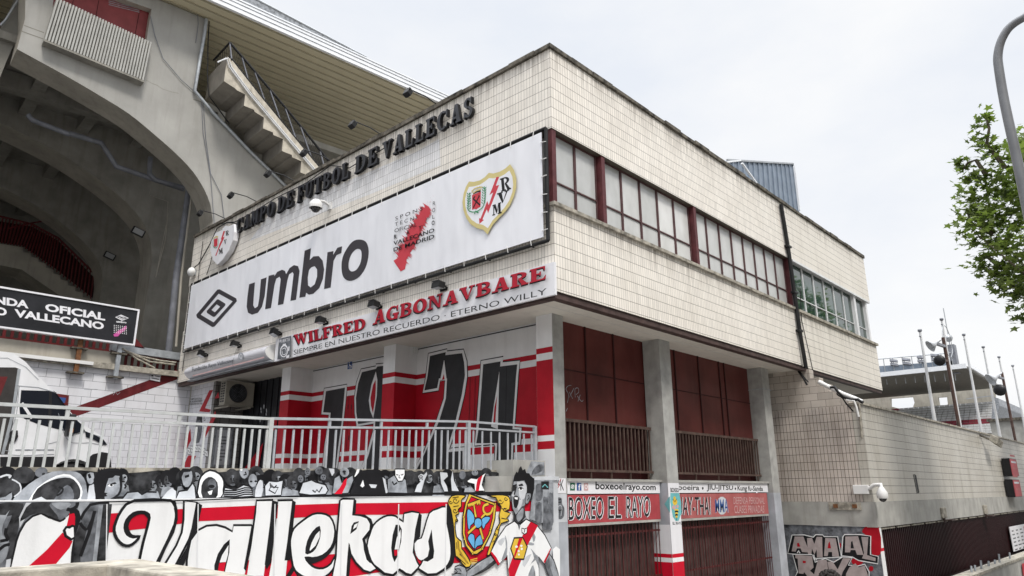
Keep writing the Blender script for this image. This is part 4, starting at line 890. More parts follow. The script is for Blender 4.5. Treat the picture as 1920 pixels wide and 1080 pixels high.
def wall_lamp(px, py, lab, tl):
    y, z = xw(-.15).uv(px, py); b = V((0, y, z)); t = thing('sign_floodlight', lab, 'floodlight', b, 'floodlights between the banner and the boards')
    m = MB(); m.obox(b+V((-.27, -.12, -.03)), (.17, 0, -.05+tl), (0, .24, 0), (.03, 0, .13), 'black_metal')
    for k in range(5): m.obox(b+V((-.255+k*.032, -.115, .10-k*.009)), (.009, 0, 0), (0, .23, 0), (.008, 0, .03), 'black_metal')
    m.build('lamp_head', t, bevel=.01)
    m = MB(); m.rbar(b+V((-.1, -.1, .03)), b+V((-.002, -.1, -.02)), .02, .035, 'black_metal'); m.rbar(b+V((-.1, .1, .03)), b+V((-.002, .1, -.02)), .02, .035, 'black_metal'); m.box(-.03, -.002, b.y-.11, b.y+.11, b.z-.06, b.z-.015, 'black_metal'); m.build('bracket', t)
    m = MB(); m.obox(b+V((-.26, -.105, -.04)), (.15, 0, -.045+tl), (0, .21, 0), (.001, 0, .006), 'lens_glass'); m.build('lens', t)
for (px, py), l in zip(((823, 538), (702, 573), (602, 603), (516, 624), (441, 647), (379, 664)), ('above the letters ONAV of the name board', 'above the gap between WILFRED and AGBONAVBARE', 'above the W of WILFRED', 'at the left end of the name board', 'above the right part of the light box', 'above the left part of the light box')):
    wall_lamp(px, py, 'black floodlight under the banner, '+l, random.uniform(-.03, .05))
c = V((-.42, LF.uv(604, 385)[0], LF.uv(604, 385)[1]+.0)); c = xw(-.42).hit(592, 387)
t = thing('security_camera', 'white dome camera on a wall arm below the word FUTBOL', 'camera', c)
m = MB(); m.tube([(0, c.y-.02, c.z+.12), (-.2, c.y-.02, c.z+.2), (-.42, c.y, c.z+.17)], .035, 'plastic_white', 8); m.box(-.05, -.001, c.y-.1, c.y+.06, c.z+.02, c.z+.22, 'plastic_white'); m.build('arm', t)
m = MB(); m.lathe([(0, .19), (.08, .18), (.16, .1), (.17, 0), (.165, -.05)], c, (0, 0, 1), 'plastic_white', 18); m.build('housing', t)
m = MB(); m.ball(c+V((0, 0, -.05)), .12, 'dome_glass', 14); m.build('dome', t)
c = xw(-.12).hit(359, 510); t = thing('bulkhead_lamp', 'small round white bulkhead lamp at the left edge of the facade', 'lamp', c)
m = MB(); m.ball(c, .16, 'plastic_white', 14, (.8, 1, 1)); m.build('shade', t)
m = MB(); m.box(-.05, 0, c.y-.1, c.y+.1, c.z-.1, c.z+.1, 'galv'); m.build('base', t)
# loose wiring on the facade
m = MB(); A5 = lambda a, b: (300+a*.25, 280+b*.25)
for path, r in (([(235, 905), (290, 860), (330, 790), (380, 700), (430, 590), (500, 550), (560, 545)], .018), ([(285, 985), (300, 860), (322, 690)], .012), ([(350, 940), (380, 850), (430, 620)], .012),
                ([(560, 545), (700, 470), (860, 370), (1000, 300), (1100, 250), (1280, 120), (1420, 140), (1500, 90), (1600, 40), (1700, -20)], .014), ([(460, 560), (520, 550), (600, 560)], .016)):
    m.tube([xw(-.05).hit(*A5(*q)) for q in path], r, 'black_metal', 5)
m.build('facade_wiring', label='loose black wiring along the parapet and left edge of the square facade', category='wires')
# white junction boxes and the wheelchair plate on the painted wall
for (a, b), lab in zip(((1108, 672), (1890, 505)), ('white junction box on the painted wall by the left pillar', 'white junction box on the painted wall by the middle pillar')):
    y, z = xw(1.35).uv(300+a*.25, 530+b*.25); t = thing('junction_box', lab, 'box', (1.3, y, z), 'junction boxes under the soffit')
    m = MB(); m.box(1.31, 1.449, y-.13, y+.13, z-.1, z+.12, 'plastic_white'); m.build('casing', t, bevel=.01)
    m = MB()
    for k in (-1, 1): m.tube([(1.38, y+k*.05, z-.1), (1.38, y+k*.06, z-.5), (1.42, y+.02, z-.62)], .012, 'plastic_white', 6)
    m.build('cable', t)
P = Paint(W19, .012, .001); P.view(300, 530, .25); P.poly('blue_icon', [(1408, 598), (1442, 590), (1440, 645), (1406, 650)]); P.ell('sign_white', 1424, 632, 9, 11); P.ell('blue_icon', 1424, 632, 6, 8); P.line('sign_white', [(1420, 606), (1422, 622), (1432, 622), (1436, 636)], .03); P.ell('sign_white', 1420, 602, 4, 5)
P.mb.build('access_sign', label='small dark blue wheelchair plate high on the painted wall', category='sign')
# air conditioner hanging over the grey return wall
ay = 13.4; q = [yw(ay).hit(340+a*.1852, 700+b*.1852) for a, b in ((455, 75), (750, 100), (720, 340), (440, 300))]
AC = thing('air_conditioner', 'beige air conditioner unit hung under the soffit at the dark doorway', 'air conditioner', (.8, ay, 5.38))
x0, x1, z0, z1 = .41, 1.34, 5.38, 6.10
m = MB(); m.box(x0, x1, ay, ay+.36, z0, z1, 'ac_beige'); m.box(x0-.02, x1+.02, ay-.015, ay+.37, z0-.03, z0, 'ac_beige'); m.build('casing', AC, bevel=.015)
m = MB(); m.lathe([(.0, 0), (.27, 0), (.29, .015), (.29, 0)], (x0+.4, ay-.012, .5*(z0+z1)), (0, -1, 0), 'sign_black', 24)
for k in range(7): r = .04*k+.03; m.tube([(x0+.4+r*math.cos(2*math.pi*i/20), ay-.03, .5*(z0+z1)+r*math.sin(2*math.pi*i/20)) for i in range(20)], .006, 'mural_grey', 4, True)
m.build('fan_grille', AC)
m = MB()
for i in range(8):
    for j in range(2): m.box(x0-.006, x0-.001, ay+.06+j*.14, ay+.16+j*.14, z0+.07+i*.078, z0+.12+i*.078, 'sign_black')
m.build('side_vent', AC)
m = MB()
for k in (.12, .8): m.box(x0+k, x0+k+.05, ay-.02, 14.3, z0-.08, z0-.031, 'ac_beige')
m.build('bracket', AC)
m = MB(); q = yw(14.28).uv(432, 800); m.box(.62, 1.22, 14.27, 14.298, 3.55, 4.75, 'mural_mid'); m.box(.68, 1.16, 14.262, 14.269, 3.62, 4.68, 'mural_light')
for i in range(8): m.box(.74, 1.1-random.random()*.2, 14.258, 14.261, 3.75+i*.1, 3.78+i*.1, 'mural_grey')
m.build('notice_board', label='pale framed notice panel on the grey tiled return wall', category='notice')
# blue ribbed plant housing on the roof
TH = thing('plant_housing', 'blue grey ribbed metal housing standing on the roof of the block', 'housing', (15, 2, 11.1))
wl = yw(1.6); hp = lambda *q: wl.hit(*q)
m = MB(); q = [hp(1362, 302), hp(1486, 309), hp(1492, 340), hp(1500, 430), hp(1362, 430)]; m.prism(q, (0, 2.4, 0), 'tin_blue')
n = 14
for i in range(n+1):
    p0_, p1_ = q[0].lerp(q[1], i/n), q[4].lerp(q[3], i/n); m.rbar(p0_+V((0, -.02, 0)), p1_+V((0, -.02, 0)), .045, .05, 'tin_blue')
m.rbar(q[0]+V((0, -.03, .03)), q[1]+V((0, -.03, .03)), .06, .06, 'steel'); m.build('ribbed_side', TH)
for a_, b_ in (((1391, 306), (1419, 345)), ((1489, 311), (1499, 395)), ((1362, 304), (1388, 301))):
    m = MB(); m.rbar(yw(1.4).hit(*a_), yw(1.4).hit(*b_), .07, .05, 'roof_white'); m.build('stay', TH)
# ------------------------------------------------------------------ retaining walls with the murals
MW = thing('mural_wall', 'retaining wall painted with a crowd, the word Vallekas, a crest and a shouting footballer', 'wall', (-4, .9, 0))
m = MB()
m.box(-14, -.18, .9, 1.3, 0, 2.70, 'mural_white'); m.box(-.18, 1.045, .9, 1.3, 0, 3.02, 'mural_light')
P = Paint(yw(.9), .003, .0005, m)
D4, D5, D6, D7, C3 = (0, 860, .20374), (200, 860, .20367), (480, 860, .20367), (700, 860, .20376), (840, 900, .166667)
RD, BK, WH = 'mural_red', 'mural_black', 'mural_white'
P.view(0, 0, 1)
P.poly(RD, [(196, 963.5), (290, 957), (375, 952.5), (479, 948), (556, 946.5), (634, 944), (834, 941.5), (1000, 939), (1000, 958), (834, 961), (743, 965), (633, 965.5), (551, 971), (475, 973.5), (375, 977), (280, 990), (194, 1000)])
P.poly(RD, [(380, 1057), (500, 1048), (612, 1040), (700, 1033), (863, 1026), (1000, 1021), (1000, 1048), (904, 1052), (851, 1056), (704, 1074), (600, 1090), (380, 1110)])
P.poly('mural_grey', [(-60, 941), (204, 940), (188, 1075), (-60, 1075)])
# grey figure and youth in the white shirt
P.view(*D4)
P.poly('mural_dark', [(-60, 425), (215, 412), (180, 560), (150, 760), (100, 935), (55, 925), (90, 800), (60, 640), (110, 520), (-60, 560)], smooth=2)
P.poly('mural_mid', [(-60, 560), (50, 520), (90, 470), (30, 600), (20, 700), (70, 760), (60, 900), (-60, 1000)], smooth=2); P.line(BK, [(0, 760), (50, 750), (75, 742), (50, 690), (60, 640)], .03, 2); P.line(BK, [(-20, 850), (40, 800), (90, 790)], .03, 2)
P.poly('mural_light', [(60, 930), (100, 920), (90, 1080), (40, 1080)])
P.poly('mural_light', [(240, 405), (330, 405), (250, 520), (180, 640), (175, 540)])
P.poly('mural_mid', [(715, 400), (830, 400), (760, 520), (720, 600)])
P.out(WH, BK, [(178, 680), (230, 590), (300, 530), (380, 503), (450, 540), (560, 575), (640, 505), (700, 520), (712, 580), (690, 800), (665, 1080), (80, 1080), (150, 760)], .02)
P.poly('mural_dark', [(290, 405), (500, 405), (475, 450), (530, 500), (527, 565), (430, 515), (360, 503), (280, 520), (185, 580), (215, 500)], smooth=2)
P.poly('mural_grey', [(470, 405), (712, 402), (700, 450), (640, 500), (600, 552), (550, 575), (527, 520), (475, 460)], smooth=2)
P.poly('mural_mid', [(480, 405), (640, 404), (640, 440), (560, 470), (500, 440)], smooth=2)
P.line(BK, [(712, 402), (705, 440), (650, 470), (615, 462)], .035, 2); P.line(BK, [(600, 545), (550, 575), (450, 535)], .02, 2)
P.poly(RD, [(640, 500), (690, 485), (712, 540), (700, 612), (640, 640), (612, 625)]); P.poly(RD, [(575, 680), (640, 740), (668, 760), (640, 820), (520, 962), (500, 1080), (160, 1080), (280, 975), (430, 840)])
P.line(BK, [(640, 490), (690, 480), (716, 530), (705, 700), (680, 860), (668, 1080)], .05, 2)
P.out(WH, BK, [(590, 660), (610, 630), (640, 632), (665, 618), (690, 625), (694, 720), (655, 745), (605, 712)], .028)
P.poly('mural_grey', [(735, 580), (830, 425), (1008, 402), (965, 690), (930, 1080), (672, 1080), (690, 720)]); P.poly('mural_dark', [(690, 720), (735, 600), (800, 650), (740, 900), (740, 1080), (668, 1080)]); P.line(BK, [(740, 560), (830, 425), (1000, 403)], .03, 2); P.line(BK, [(735, 590), (770, 635), (810, 645), (870, 500)], .03, 2); P.line(BK, [(872, 480), (820, 680), (740, 900)], .035); P.line('mural_mid', [(930, 430), (905, 680), (870, 1000)], .05); P.line('mural_dark', [(990, 420), (960, 690), (925, 1000)], .09)
# --- Vallekas
P.view(*D5); ol = .026
P.out(WH, BK, [(255, 385), (140, 470), (85, 580), (68, 660), (95, 740), (150, 793), (210, 800), (265, 765), (303, 714), (245, 722), (190, 695), (168, 635), (185, 565), (245, 505), (315, 490), (370, 502), (393, 545), (355, 700), (318, 850), (285, 1100), (425, 1100), (480, 940), (560, 760), (622, 620), (640, 540), (632, 460), (590, 385)], .032, 2)
P.poly(BK, [(395, 530), (370, 494), (310, 484), (240, 500), (180, 560), (162, 640), (190, 712), (245, 732), (305, 714), (240, 700), (215, 668), (202, 620), (225, 560), (280, 520), (345, 512), (385, 560)], smooth=2)
P.poly(BK, [(585, 384), (635, 392), (654, 470), (655, 560), (622, 680), (545, 830), (480, 980), (400, 1140), (380, 1100), (455, 945), (560, 730), (615, 600), (630, 520), (622, 450)])
P.out(WH, BK, [(712, 386), (832, 402), (790, 640), (760, 740), (640, 970), (560, 1120), (430, 1120), (545, 955), (640, 800), (690, 680), (707, 560)], ol)
P.poly(BK, [(830, 402), (880, 428), (852, 560), (832, 650), (770, 745), (720, 960), (620, 1120), (560, 1120), (650, 968), (735, 820), (785, 650)])
P.poly(WH, [(735, 1120), (737, 940), (748, 860), (772, 750), (838, 660), (920, 618), (1010, 610), (1090, 632), (1160, 672), (1167, 612), (1332, 612), (1320, 760), (1262, 1120)]); P.line(BK, [(735, 1120), (737, 940), (748, 860), (772, 750), (838, 660), (920, 618), (1010, 610), (1090, 632), (1158, 670), (1167, 612), (1335, 612)], ol)
P.poly(BK, [(1335, 606), (1352, 612), (1335, 800), (1282, 1038), (1262, 1010), (1300, 800)])
P.poly(BK, [(1133, 742), (1080, 788), (1022, 880), (990, 985), (998, 1120), (1070, 1120), (1110, 950), (1130, 860)]); P.poly(WH, [(1122, 795), (1117, 880), (1098, 950), (1040, 955), (1062, 890)]); P.poly(RD, [(1036, 962), (1098, 950), (1075, 1060), (1020, 1060)])
P.view(400, 740, .3148)
P.poly(WH, [(258, 630), (352, 628), (340, 760), (300, 1080), (200, 1080), (235, 850)]); P.line(BK, [(222, 900), (250, 700), (257, 630), (356, 627)], ol); P.poly(WH, [(388, 630), (472, 628), (440, 985), (430, 1090), (330, 1090), (345, 1010), (380, 760)])
P.line(BK, [(382, 630), (474, 628)], ol)
P.poly(BK, [(350, 628), (386, 640), (362, 850), (345, 1000), (318, 1040), (306, 1010), (338, 760)]); P.poly(BK, [(470, 627), (491, 640), (476, 780), (458, 985), (424, 988), (440, 880)])
P.view(*D6)
P.out(WH, BK, [(314, 800), (322, 715), (350, 640), (430, 570), (520, 512), (600, 503), (680, 532), (722, 620), (724, 720), (690, 820), (610, 893), (520, 916), (455, 908), (490, 962), (545, 1002), (620, 1008), (690, 965), (730, 890), (735, 960), (700, 1030), (640, 1085), (560, 1110), (470, 1100), (390, 1060), (340, 990)], .028, 2)
P.poly(BK, [(445, 905), (520, 918), (610, 895), (690, 822), (726, 720), (735, 650), (742, 720), (720, 815), (650, 905), (560, 955), (485, 965)], smooth=2); P.poly(BK, [(587, 618), (520, 668), (470, 760), (453, 872), (500, 872), (550, 830), (592, 720)], smooth=2); P.poly(WH, [(586, 664), (586, 720), (548, 800), (496, 850), (494, 835), (512, 775), (550, 700)])
P.poly(BK, [(270, 1090), (335, 985), (400, 1090)]); P.poly(RD, [(310, 1100), (350, 1035), (390, 1100)])
P.out(WH, BK, [(772, 385), (800, 368), (905, 372), (892, 517), (960, 520), (1030, 545), (1056, 600), (1050, 660), (985, 740), (1012, 850), (1052, 940), (1110, 1010), (1050, 1048), (990, 1030), (920, 960), (872, 880), (858, 780), (850, 900), (835, 1090), (700, 1090), (735, 900), (745, 700)], .03)
P.poly(BK, [(905, 370), (924, 384), (918, 500), (892, 517)]); P.poly(BK, [(895, 510), (1000, 514), (1062, 555), (1082, 620), (1062, 685), (1004, 745), (1032, 850), (1062, 930), (1088, 938), (1050, 962), (1018, 930), (993, 840), (984, 740), (1044, 655), (1052, 602), (1020, 552), (960, 524)])
P.poly(BK, [(947, 575), (900, 588), (880, 620), (868, 694), (925, 650)]); P.poly(WH, [(940, 590), (905, 610), (893, 650), (925, 630)]); P.poly(BK, [(856, 780), (876, 890), (858, 1090), (832, 1090)])
P.view(*D7)
P.out(WH, BK, [(-60, 800), (-30, 690), (0, 612), (60, 555), (130, 523), (205, 528), (277, 580), (282, 503), (422, 497), (400, 650), (368, 860), (440, 1010), (410, 1012), (350, 1072), (300, 1060), (242, 1020), (180, 1072), (100, 1055), (30, 1000), (-20, 940)], .028, 2)
P.poly(BK, [(420, 497), (446, 520), (430, 720), (388, 760), (376, 880), (362, 870), (385, 650)]); P.poly(BK, [(205, 608), (240, 608), (262, 650), (257, 760), (222, 900), (195, 952), (174, 900), (164, 820), (178, 700)]); P.poly(WH, [(250, 650), (252, 720), (236, 832), (196, 836), (215, 730)]); P.poly(RD, [(190, 840), (235, 838), (215, 890), (196, 896)])
P.out(WH, BK, [(515, 500), (590, 460), (668, 443), (672, 560), (700, 700), (715, 820), (708, 930), (655, 1012), (580, 1060), (500, 1068), (440, 1032), (415, 1000), (455, 940), (400, 885), (382, 810), (405, 745), (440, 730), (470, 640)], .028, 2)
P.poly(BK, [(667, 438), (705, 442), (722, 540), (742, 700), (752, 850), (737, 960), (690, 1012), (600, 1058), (520, 1080), (660, 1008), (703, 930), (712, 820), (698, 700), (670, 580)], smooth=2); P.poly(BK, [(537, 650), (505, 760), (516, 830), (500, 900), (450, 936), (500, 948), (552, 915), (560, 850), (547, 760)]); P.poly(WH, [(380, 780), (440, 735), (500, 770), (512, 830), (490, 900), (440, 935), (395, 890)], smooth=2)
P.line(BK, [(30, 1002), (100, 1060), (180, 1075), (242, 1022), (300, 1062), (350, 1074), (410, 1012), (440, 1034), (500, 1070), (580, 1064), (660, 1016)], .04)
# top shadow line of the wall
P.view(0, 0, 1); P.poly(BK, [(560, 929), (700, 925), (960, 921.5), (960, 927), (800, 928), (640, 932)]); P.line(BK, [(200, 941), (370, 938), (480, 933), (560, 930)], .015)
for x in (200, 371, 515, 640, 747, 836): P.poly('seam_white', [(x-.4, 945), (x+1.6, 945), (x-.4, 1085), (x-2.4, 1085)])
# --- painted crest with gilded scrolls
P.view(*C3); YE_, GO = 'mural_yellow', 'mural_gold'
P.out(YE_, BK, [(0, 260), (40, 180), (130, 165), (200, 175), (180, 200), (150, 230), (150, 300), (115, 330), (125, 380), (85, 400), (112, 460), (80, 480), (95, 640), (150, 690), (155, 770), (180, 800), (262, 945), (200, 985), (130, 900), (85, 850), (75, 700), (60, 500), (30, 330)], .022, 2)
for c in ((85, 230, 40), (80, 345, 32), (95, 455, 20), (30, 250, 22)): P.line(BK, [(c[0]+c[2]*(1-k/9)*math.cos(k*.9), c[1]+c[2]*(1-k/9)*math.sin(k*.9)) for k in range(9)], .014, 2)
for l in ([(75, 520), (90, 640)], [(95, 700), (100, 780)], [(120, 690), (125, 780)], [(100, 860), (200, 950)], [(130, 830), (230, 940)], [(60, 300), (120, 290)], [(50, 200), (120, 190)]): P.line(BK, l, .012)
P.line(GO, [(110, 680), (115, 760), (160, 850), (220, 930)], .03)
P.out(YE_, BK, [(440, 180), (560, 165), (660, 175), (695, 215), (690, 330), (640, 350), (705, 375), (660, 430), (690, 460), (600, 490), (575, 560), (560, 620), (530, 680), (500, 760), (470, 840), (440, 840), (470, 740), (510, 640), (545, 540), (585, 480), (575, 390), (600, 300), (560, 260), (540, 200)], .022, 2)
for c in ((590, 240, 34), (640, 330, 28), (560, 545, 20), (535, 610, 16), (650, 210, 24)): P.line(BK, [(c[0]+c[2]*(1-k/9)*math.cos(k*.9), c[1]+c[2]*(1-k/9)*math.sin(k*.9)) for k in range(9)], .014, 2)
for l in ([(560, 280), (620, 330), (660, 320)], [(600, 430), (660, 440)], [(520, 680), (500, 700)]): P.line(BK, l, .014)
for k in range(4): P.line(YE_, [(250, 900+k*14), (330, 880+k*22)], .012)
P.out(YE_, BK, [(240, 153), (545, 262), (528, 440), (485, 600), (395, 780), (325, 838), (268, 835), (198, 740), (163, 600), (168, 400), (198, 250)], .025)
P.out(RD, BK, [(262, 188), (515, 285), (500, 430), (455, 610), (370, 760), (290, 800), (220, 720), (190, 600), (195, 400), (220, 270)], .02)
for (x, y) in ((530, 270), (175, 415), (185, 665), (278, 828), (388, 775), (478, 560)): P.ell(BK, x, y, 12, 16, n=10); P.ell(YE_, x, y, 8, 11, n=10)
P.out(YE_, BK, [(218, 268), (360, 214), (370, 262), (358, 290), (350, 262), (330, 290), (322, 264), (300, 275), (326, 415), (300, 418), (282, 282), (268, 300), (262, 285), (245, 310), (240, 290), (225, 310)], .014)
P.line(BK, [(455, 268), (405, 290), (398, 340), (430, 385), (480, 370), (508, 310)], .06, 3); P.line(YE_, [(455, 268), (405, 290), (398, 340), (430, 385), (480, 370), (508, 310)], .04, 3); P.line(BK, [(418, 385), (375, 425)], .055); P.line(YE_, [(418, 380), (375, 425)], .035)
BL_ = 'mural_blue'
P.out(BL_, BK, [(222, 330), (250, 335), (290, 390), (300, 470), (255, 515), (245, 560), (225, 540), (212, 400)], .018, 2); P.out(BL_, BK, [(375, 445), (420, 410), (475, 418), (455, 470), (425, 500), (400, 555), (380, 510)], .018, 2); P.out(BL_, BK, [(300, 450), (335, 425), (375, 445), (380, 510), (340, 545), (300, 520)], .02, 2)
P.out(BL_, BK, [(222, 650), (255, 600), (295, 620), (302, 700), (300, 782), (240, 700)], .018, 2); P.out(BL_, BK, [(305, 690), (330, 640), (375, 615), (392, 720), (330, 745), (302, 785)], .018, 2)
for a, b in (((310, 520), (225, 600)), ((360, 540), (395, 665))): P.line(BK, [a, b], .06); P.line(YE_, [a, b], .038)
# --- shouting footballer
P.view(*C3)
P.poly('mural_mid', [(960, 0), (1185, 0), (1190, 480), (1050, 480), (920, 440)]); P.poly('mural_light', [(1000, -40), (1250, -40), (1250, 0), (960, 0)])
for q in ([(990, 60), (1030, 42), (1065, 55), (1062, 200), (1030, 235), (990, 225)], [(985, 275), (1010, 250), (1052, 265), (1052, 470), (1030, 488), (982, 455)], [(1068, 205), (1095, 190), (1132, 210), (1130, 270), (1150, 270), (1172, 300), (1172, 545), (1150, 560), (1068, 550), (1075, 400)], [(1135, 165), (1165, 150), (1180, 170), (1180, 500), (1150, 480)]): P.poly('mural_grey', q, smooth=2)
P.poly(WH, [(1180, 780), (1215, 745), (1260, 780), (1260, 1100), (1190, 1100)], smooth=0); P.poly('sign_black', [(1048, 15), (1135, 15), (1135, 108), (1050, 104)]); P.line('teal', [(1060, 80), (1090, 50), (1125, 85)], .02)
P.out('mural_mid', BK, [(480, 848), (540, 930), (470, 985), (380, 1040), (220, 1100), (170, 1060), (330, 930)], .02); P.poly('mural_dark', [(520, 900), (540, 935), (470, 990), (380, 1045), (250, 1090), (400, 1000)], smooth=2); P.poly('mural_light', [(440, 875), (330, 950), (230, 1030), (330, 960)])
P.out('mural_mid', BK, [(80, 975), (130, 955), (195, 985), (215, 1040), (205, 1100), (20, 1100), (110, 1030), (75, 1000)], .018); P.line(BK, [(40, 1060), (110, 1050), (150, 1055)], .014); P.line(BK, [(75, 1000), (130, 1000), (150, 1030)], .014)
P.out('mural_mid', BK, [(1140, 825), (1190, 900), (1225, 1000), (1255, 1100), (1140, 1100), (1085, 940)], .02); P.poly('mural_grey', [(1090, 940), (1140, 860), (1150, 980), (1190, 1100), (1140, 1100)])
P.out('mural_mid', BK, [(740, 10), (860, 0), (890, 60), (888, 240), (858, 300), (868, 400), (885, 440), (805, 485), (740, 462), (762, 400), (725, 320), (716, 230), (705, 172), (732, 110), (728, 60)], .018)
P.poly('mural_dark', [(735, 400), (765, 390), (830, 300), (858, 300), (868, 420), (800, 480), (742, 462)], smooth=2); P.poly('mural_mid', [(770, 400), (830, 320), (850, 330), (840, 420), (790, 470)], smooth=2)
P.poly('mural_light', [(775, 20), (850, 15), (885, 80), (880, 180), (830, 225), (800, 180), (795, 110)], smooth=2); P.poly('mural_light', [(716, 180), (740, 130), (752, 150), (742, 190)]); P.poly('mural_light', [(800, 225), (840, 230), (820, 300), (790, 340), (780, 300)], smooth=2)
P.out(BK, BK, [(742, 190), (770, 180), (794, 200), (790, 262), (768, 312), (746, 300), (738, 240)], .012, 2); P.poly(WH, [(748, 192), (786, 196), (782, 222), (750, 212)]); P.poly('mural_mid', [(750, 318), (790, 312), (780, 340), (752, 340)])
P.poly(BK, [(728, 60), (770, 45), (775, 60), (735, 85)]); P.poly('mural_dark', [(728, 85), (765, 70), (768, 110), (735, 125)]); P.poly(BK, [(790, 55), (835, 38), (850, 65), (800, 70)]); P.ell(WH, 818, 102, 26, 17, 10); P.ell(BK, 820, 98, 13, 14); P.line(BK, [(790, 95), (820, 80), (848, 100)], .015, 2); P.line('mural_dark', [(770, 70), (752, 140), (742, 165)], .03)
P.out('mural_mid', BK, [(880, 152), (925, 142), (935, 190), (898, 265), (868, 255)], .016, 2); P.line(BK, [(900, 170), (915, 190), (890, 230)], .014, 2)
P.poly(BK, [(735, 10), (742, -40), (770, -95), (785, -80), (800, -130), (822, -158), (840, -110), (868, -125), (880, -80), (915, -75), (930, -45), (972, -15), (970, 100), (940, 230), (930, 150), (884, 150), (892, 60), (862, 0), (800, 15)])
P.out(WH, BK, [(745, 462), (790, 500), (800, 560), (812, 500), (880, 440), (1000, 505), (1090, 620), (1162, 762), (1085, 945), (1022, 860), (1025, 1100), (682, 1100), (665, 850), (562, 962), (480, 812), (560, 650), (650, 520)], .022)
P.poly('mural_grey', [(800, 545), (795, 500), (812, 505)]); 
for q in ([(640, 620), (665, 700), (660, 860), (600, 900), (650, 760)], [(905, 700), (965, 712), (960, 735), (905, 730)], [(930, 770), (990, 840), (1020, 870), (1022, 1000), (985, 900), (900, 980), (970, 880)], [(930, 1000), (960, 960), (985, 1100), (900, 1100)], [(940, 560), (985, 640), (960, 700)]): P.poly('mural_mid', q, smooth=2)
for q in ([(560, 690), (650, 640), (600, 740)], [(690, 800), (720, 900), (690, 1000)], [(840, 900), (940, 830), (860, 980)]): P.poly('mural_light', q, smooth=2)
P.poly(RD, [(880, 545), (930, 470), (1012, 512), (905, 715), (800, 960), (745, 1100), (690, 1100), (680, 1000), (760, 780)]); P.poly(RD, [(478, 815), (492, 805), (545, 870), (585, 945), (565, 962), (520, 885)]); P.poly(RD, [(1150, 775), (1162, 765), (1090, 935), (1075, 920)])
P.out(YE_, BK, [(745, 652), (842, 648), (892, 750), (852, 892), (745, 888), (706, 770)], .03); P.poly(RD, [(800, 655), (842, 652), (750, 880), (742, 850)])
for q in ((770, 750, 16, 14), (825, 740, 14, 12), (830, 775, 12, 14), (795, 800, 12, 12), (797, 838, 10, 12)): P.ell(WH, *q)
P.out(WH, BK, [(830, 542), (860, 552), (890, 540), (888, 592), (862, 612), (832, 590)], .018); P.line(BK, [(866, 560), (856, 590)], .02)
m.build('painted_face', MW)
# block steps at the end of the crowd wall
m = MB(); m.box(-.18, .69, .9, 1.55, 3.022, 3.305, 'concrete'); P = Paint(yw(.9), .003, .001, m); P.uvpoly('mural_mid', [(.12, 3.03), (.67, 3.05), (.67, 3.28), (.3, 3.29)]); P.uvpoly('mural_grey', [(.3, 3.05), (.42, 3.2), (.6, 3.24), (.6, 3.12)], smooth=2)
m.box(-.52, -.182, .9, 1.3, 2.75, 3.02, 'concrete')
m.build('end_block', MW)
# --- crowd wall set back above
CW = yw(1.3); m = MB()
t0, t1 = CW.uv(-40, 876), CW.uv(936, 881)
m.prism([CW.p((-14, 2.6)), CW.p((-.182, 2.6)), CW.p((-.182, t1[1])), CW.p((-14, t0[1]-.08))], (0, .26, 0), 'sill_stone')
P = Paint(CW, .003, .0005, m); P.view(0, 0, 1)
def strip(l): P.poly(*l)
top = [(x, 881.5+6*abs(math.sin(x*.021))*(.4+.6*abs(math.sin(x*.0051)))) for x in range(-40, 936, 8)]
P.poly('mural_dark', top+[(935, 930), (-40, 950)])
random.seed(21)
x = 215
while x < 930:
    if not (240 < x < 262 or 368 < x < 420):
        r_ = random.uniform(9, 13); y = random.uniform(892, 908)
        P.ell(random.choice(['mural_black', 'mural_dark', 'mural_dark']), x, y-3, r_*1.15, r_*1.35); 
        if random.random() < .75:
            rt = random.uniform(-18, 18); P.ell(random.choice(['mural_grey', 'mural_mid']), x+2, y+3, r_*.62, r_*.88, rt, 12); P.poly('mural_dark', [(x+2-r_*.62, y-3), (x-1, y-r_*.7), (x+1, y+3), (x-1, y+r_*.8), (x-r_*.45, y+r_*.6)], smooth=2); P.line('mural_black', [(x+2, y), (x+7, y-1.2)], .022); P.line('mural_black', [(x-3.5, y), (x-.5, y)], .022); P.line('mural_black', [(x+2.2, y+1), (x+3.2, y+4.2), (x+1.4, y+4.6)], .010); P.line('mural_black', [(x-.6, y+7.4), (x+4.4, y+7)], .016)
            if random.random() < .4: P.poly('mural_mid', [(x-r_*1.1, 931), (x-r_*.8, y+r_*1.3), (x+1, y+r_*1.05), (x+r_, y+r_*1.3), (x+r_*1.3, 930)], smooth=1)
    x += random.uniform(11, 18)
P.view(*D4)
P.ell('mural_black', 60, 130, 90, 60); P.ell('mural_dark', 220, 150, 100, 78); P.ell('mural_grey', 380, 125, 60, 45, -15); P.ell('mural_dark', 400, 140, 16, 10, -20)
P.poly('mural_mid', [(95, 420), (200, 290), (330, 190), (480, 120), (640, 112), (740, 140), (790, 220), (800, 300), (830, 400), (710, 405), (240, 412)], smooth=2)
P.poly('mural_light', [(240, 412), (330, 300), (420, 220), (520, 165), (640, 160), (720, 220), (760, 300), (745, 360), (715, 404), (290, 408)], smooth=2); P.line('mural_white', [(270, 400), (350, 270), (520, 165), (640, 155), (720, 225), (750, 310), (725, 380)], .02, 2)
P.poly('mural_dark', [(290, 385), (345, 275), (470, 200), (600, 172), (680, 195), (730, 260), (740, 320), (700, 390), (480, 404), (380, 350)], smooth=2)
P.poly('mural_grey', [(500, 370), (560, 290), (620, 240), (670, 290), (680, 360), (640, 404), (490, 404)], smooth=2); P.poly('mural_black', [(490, 380), (560, 370), (610, 400), (490, 404)]); P.line('mural_black', [(540, 260), (580, 280), (560, 320), (520, 340)], .02, 2)
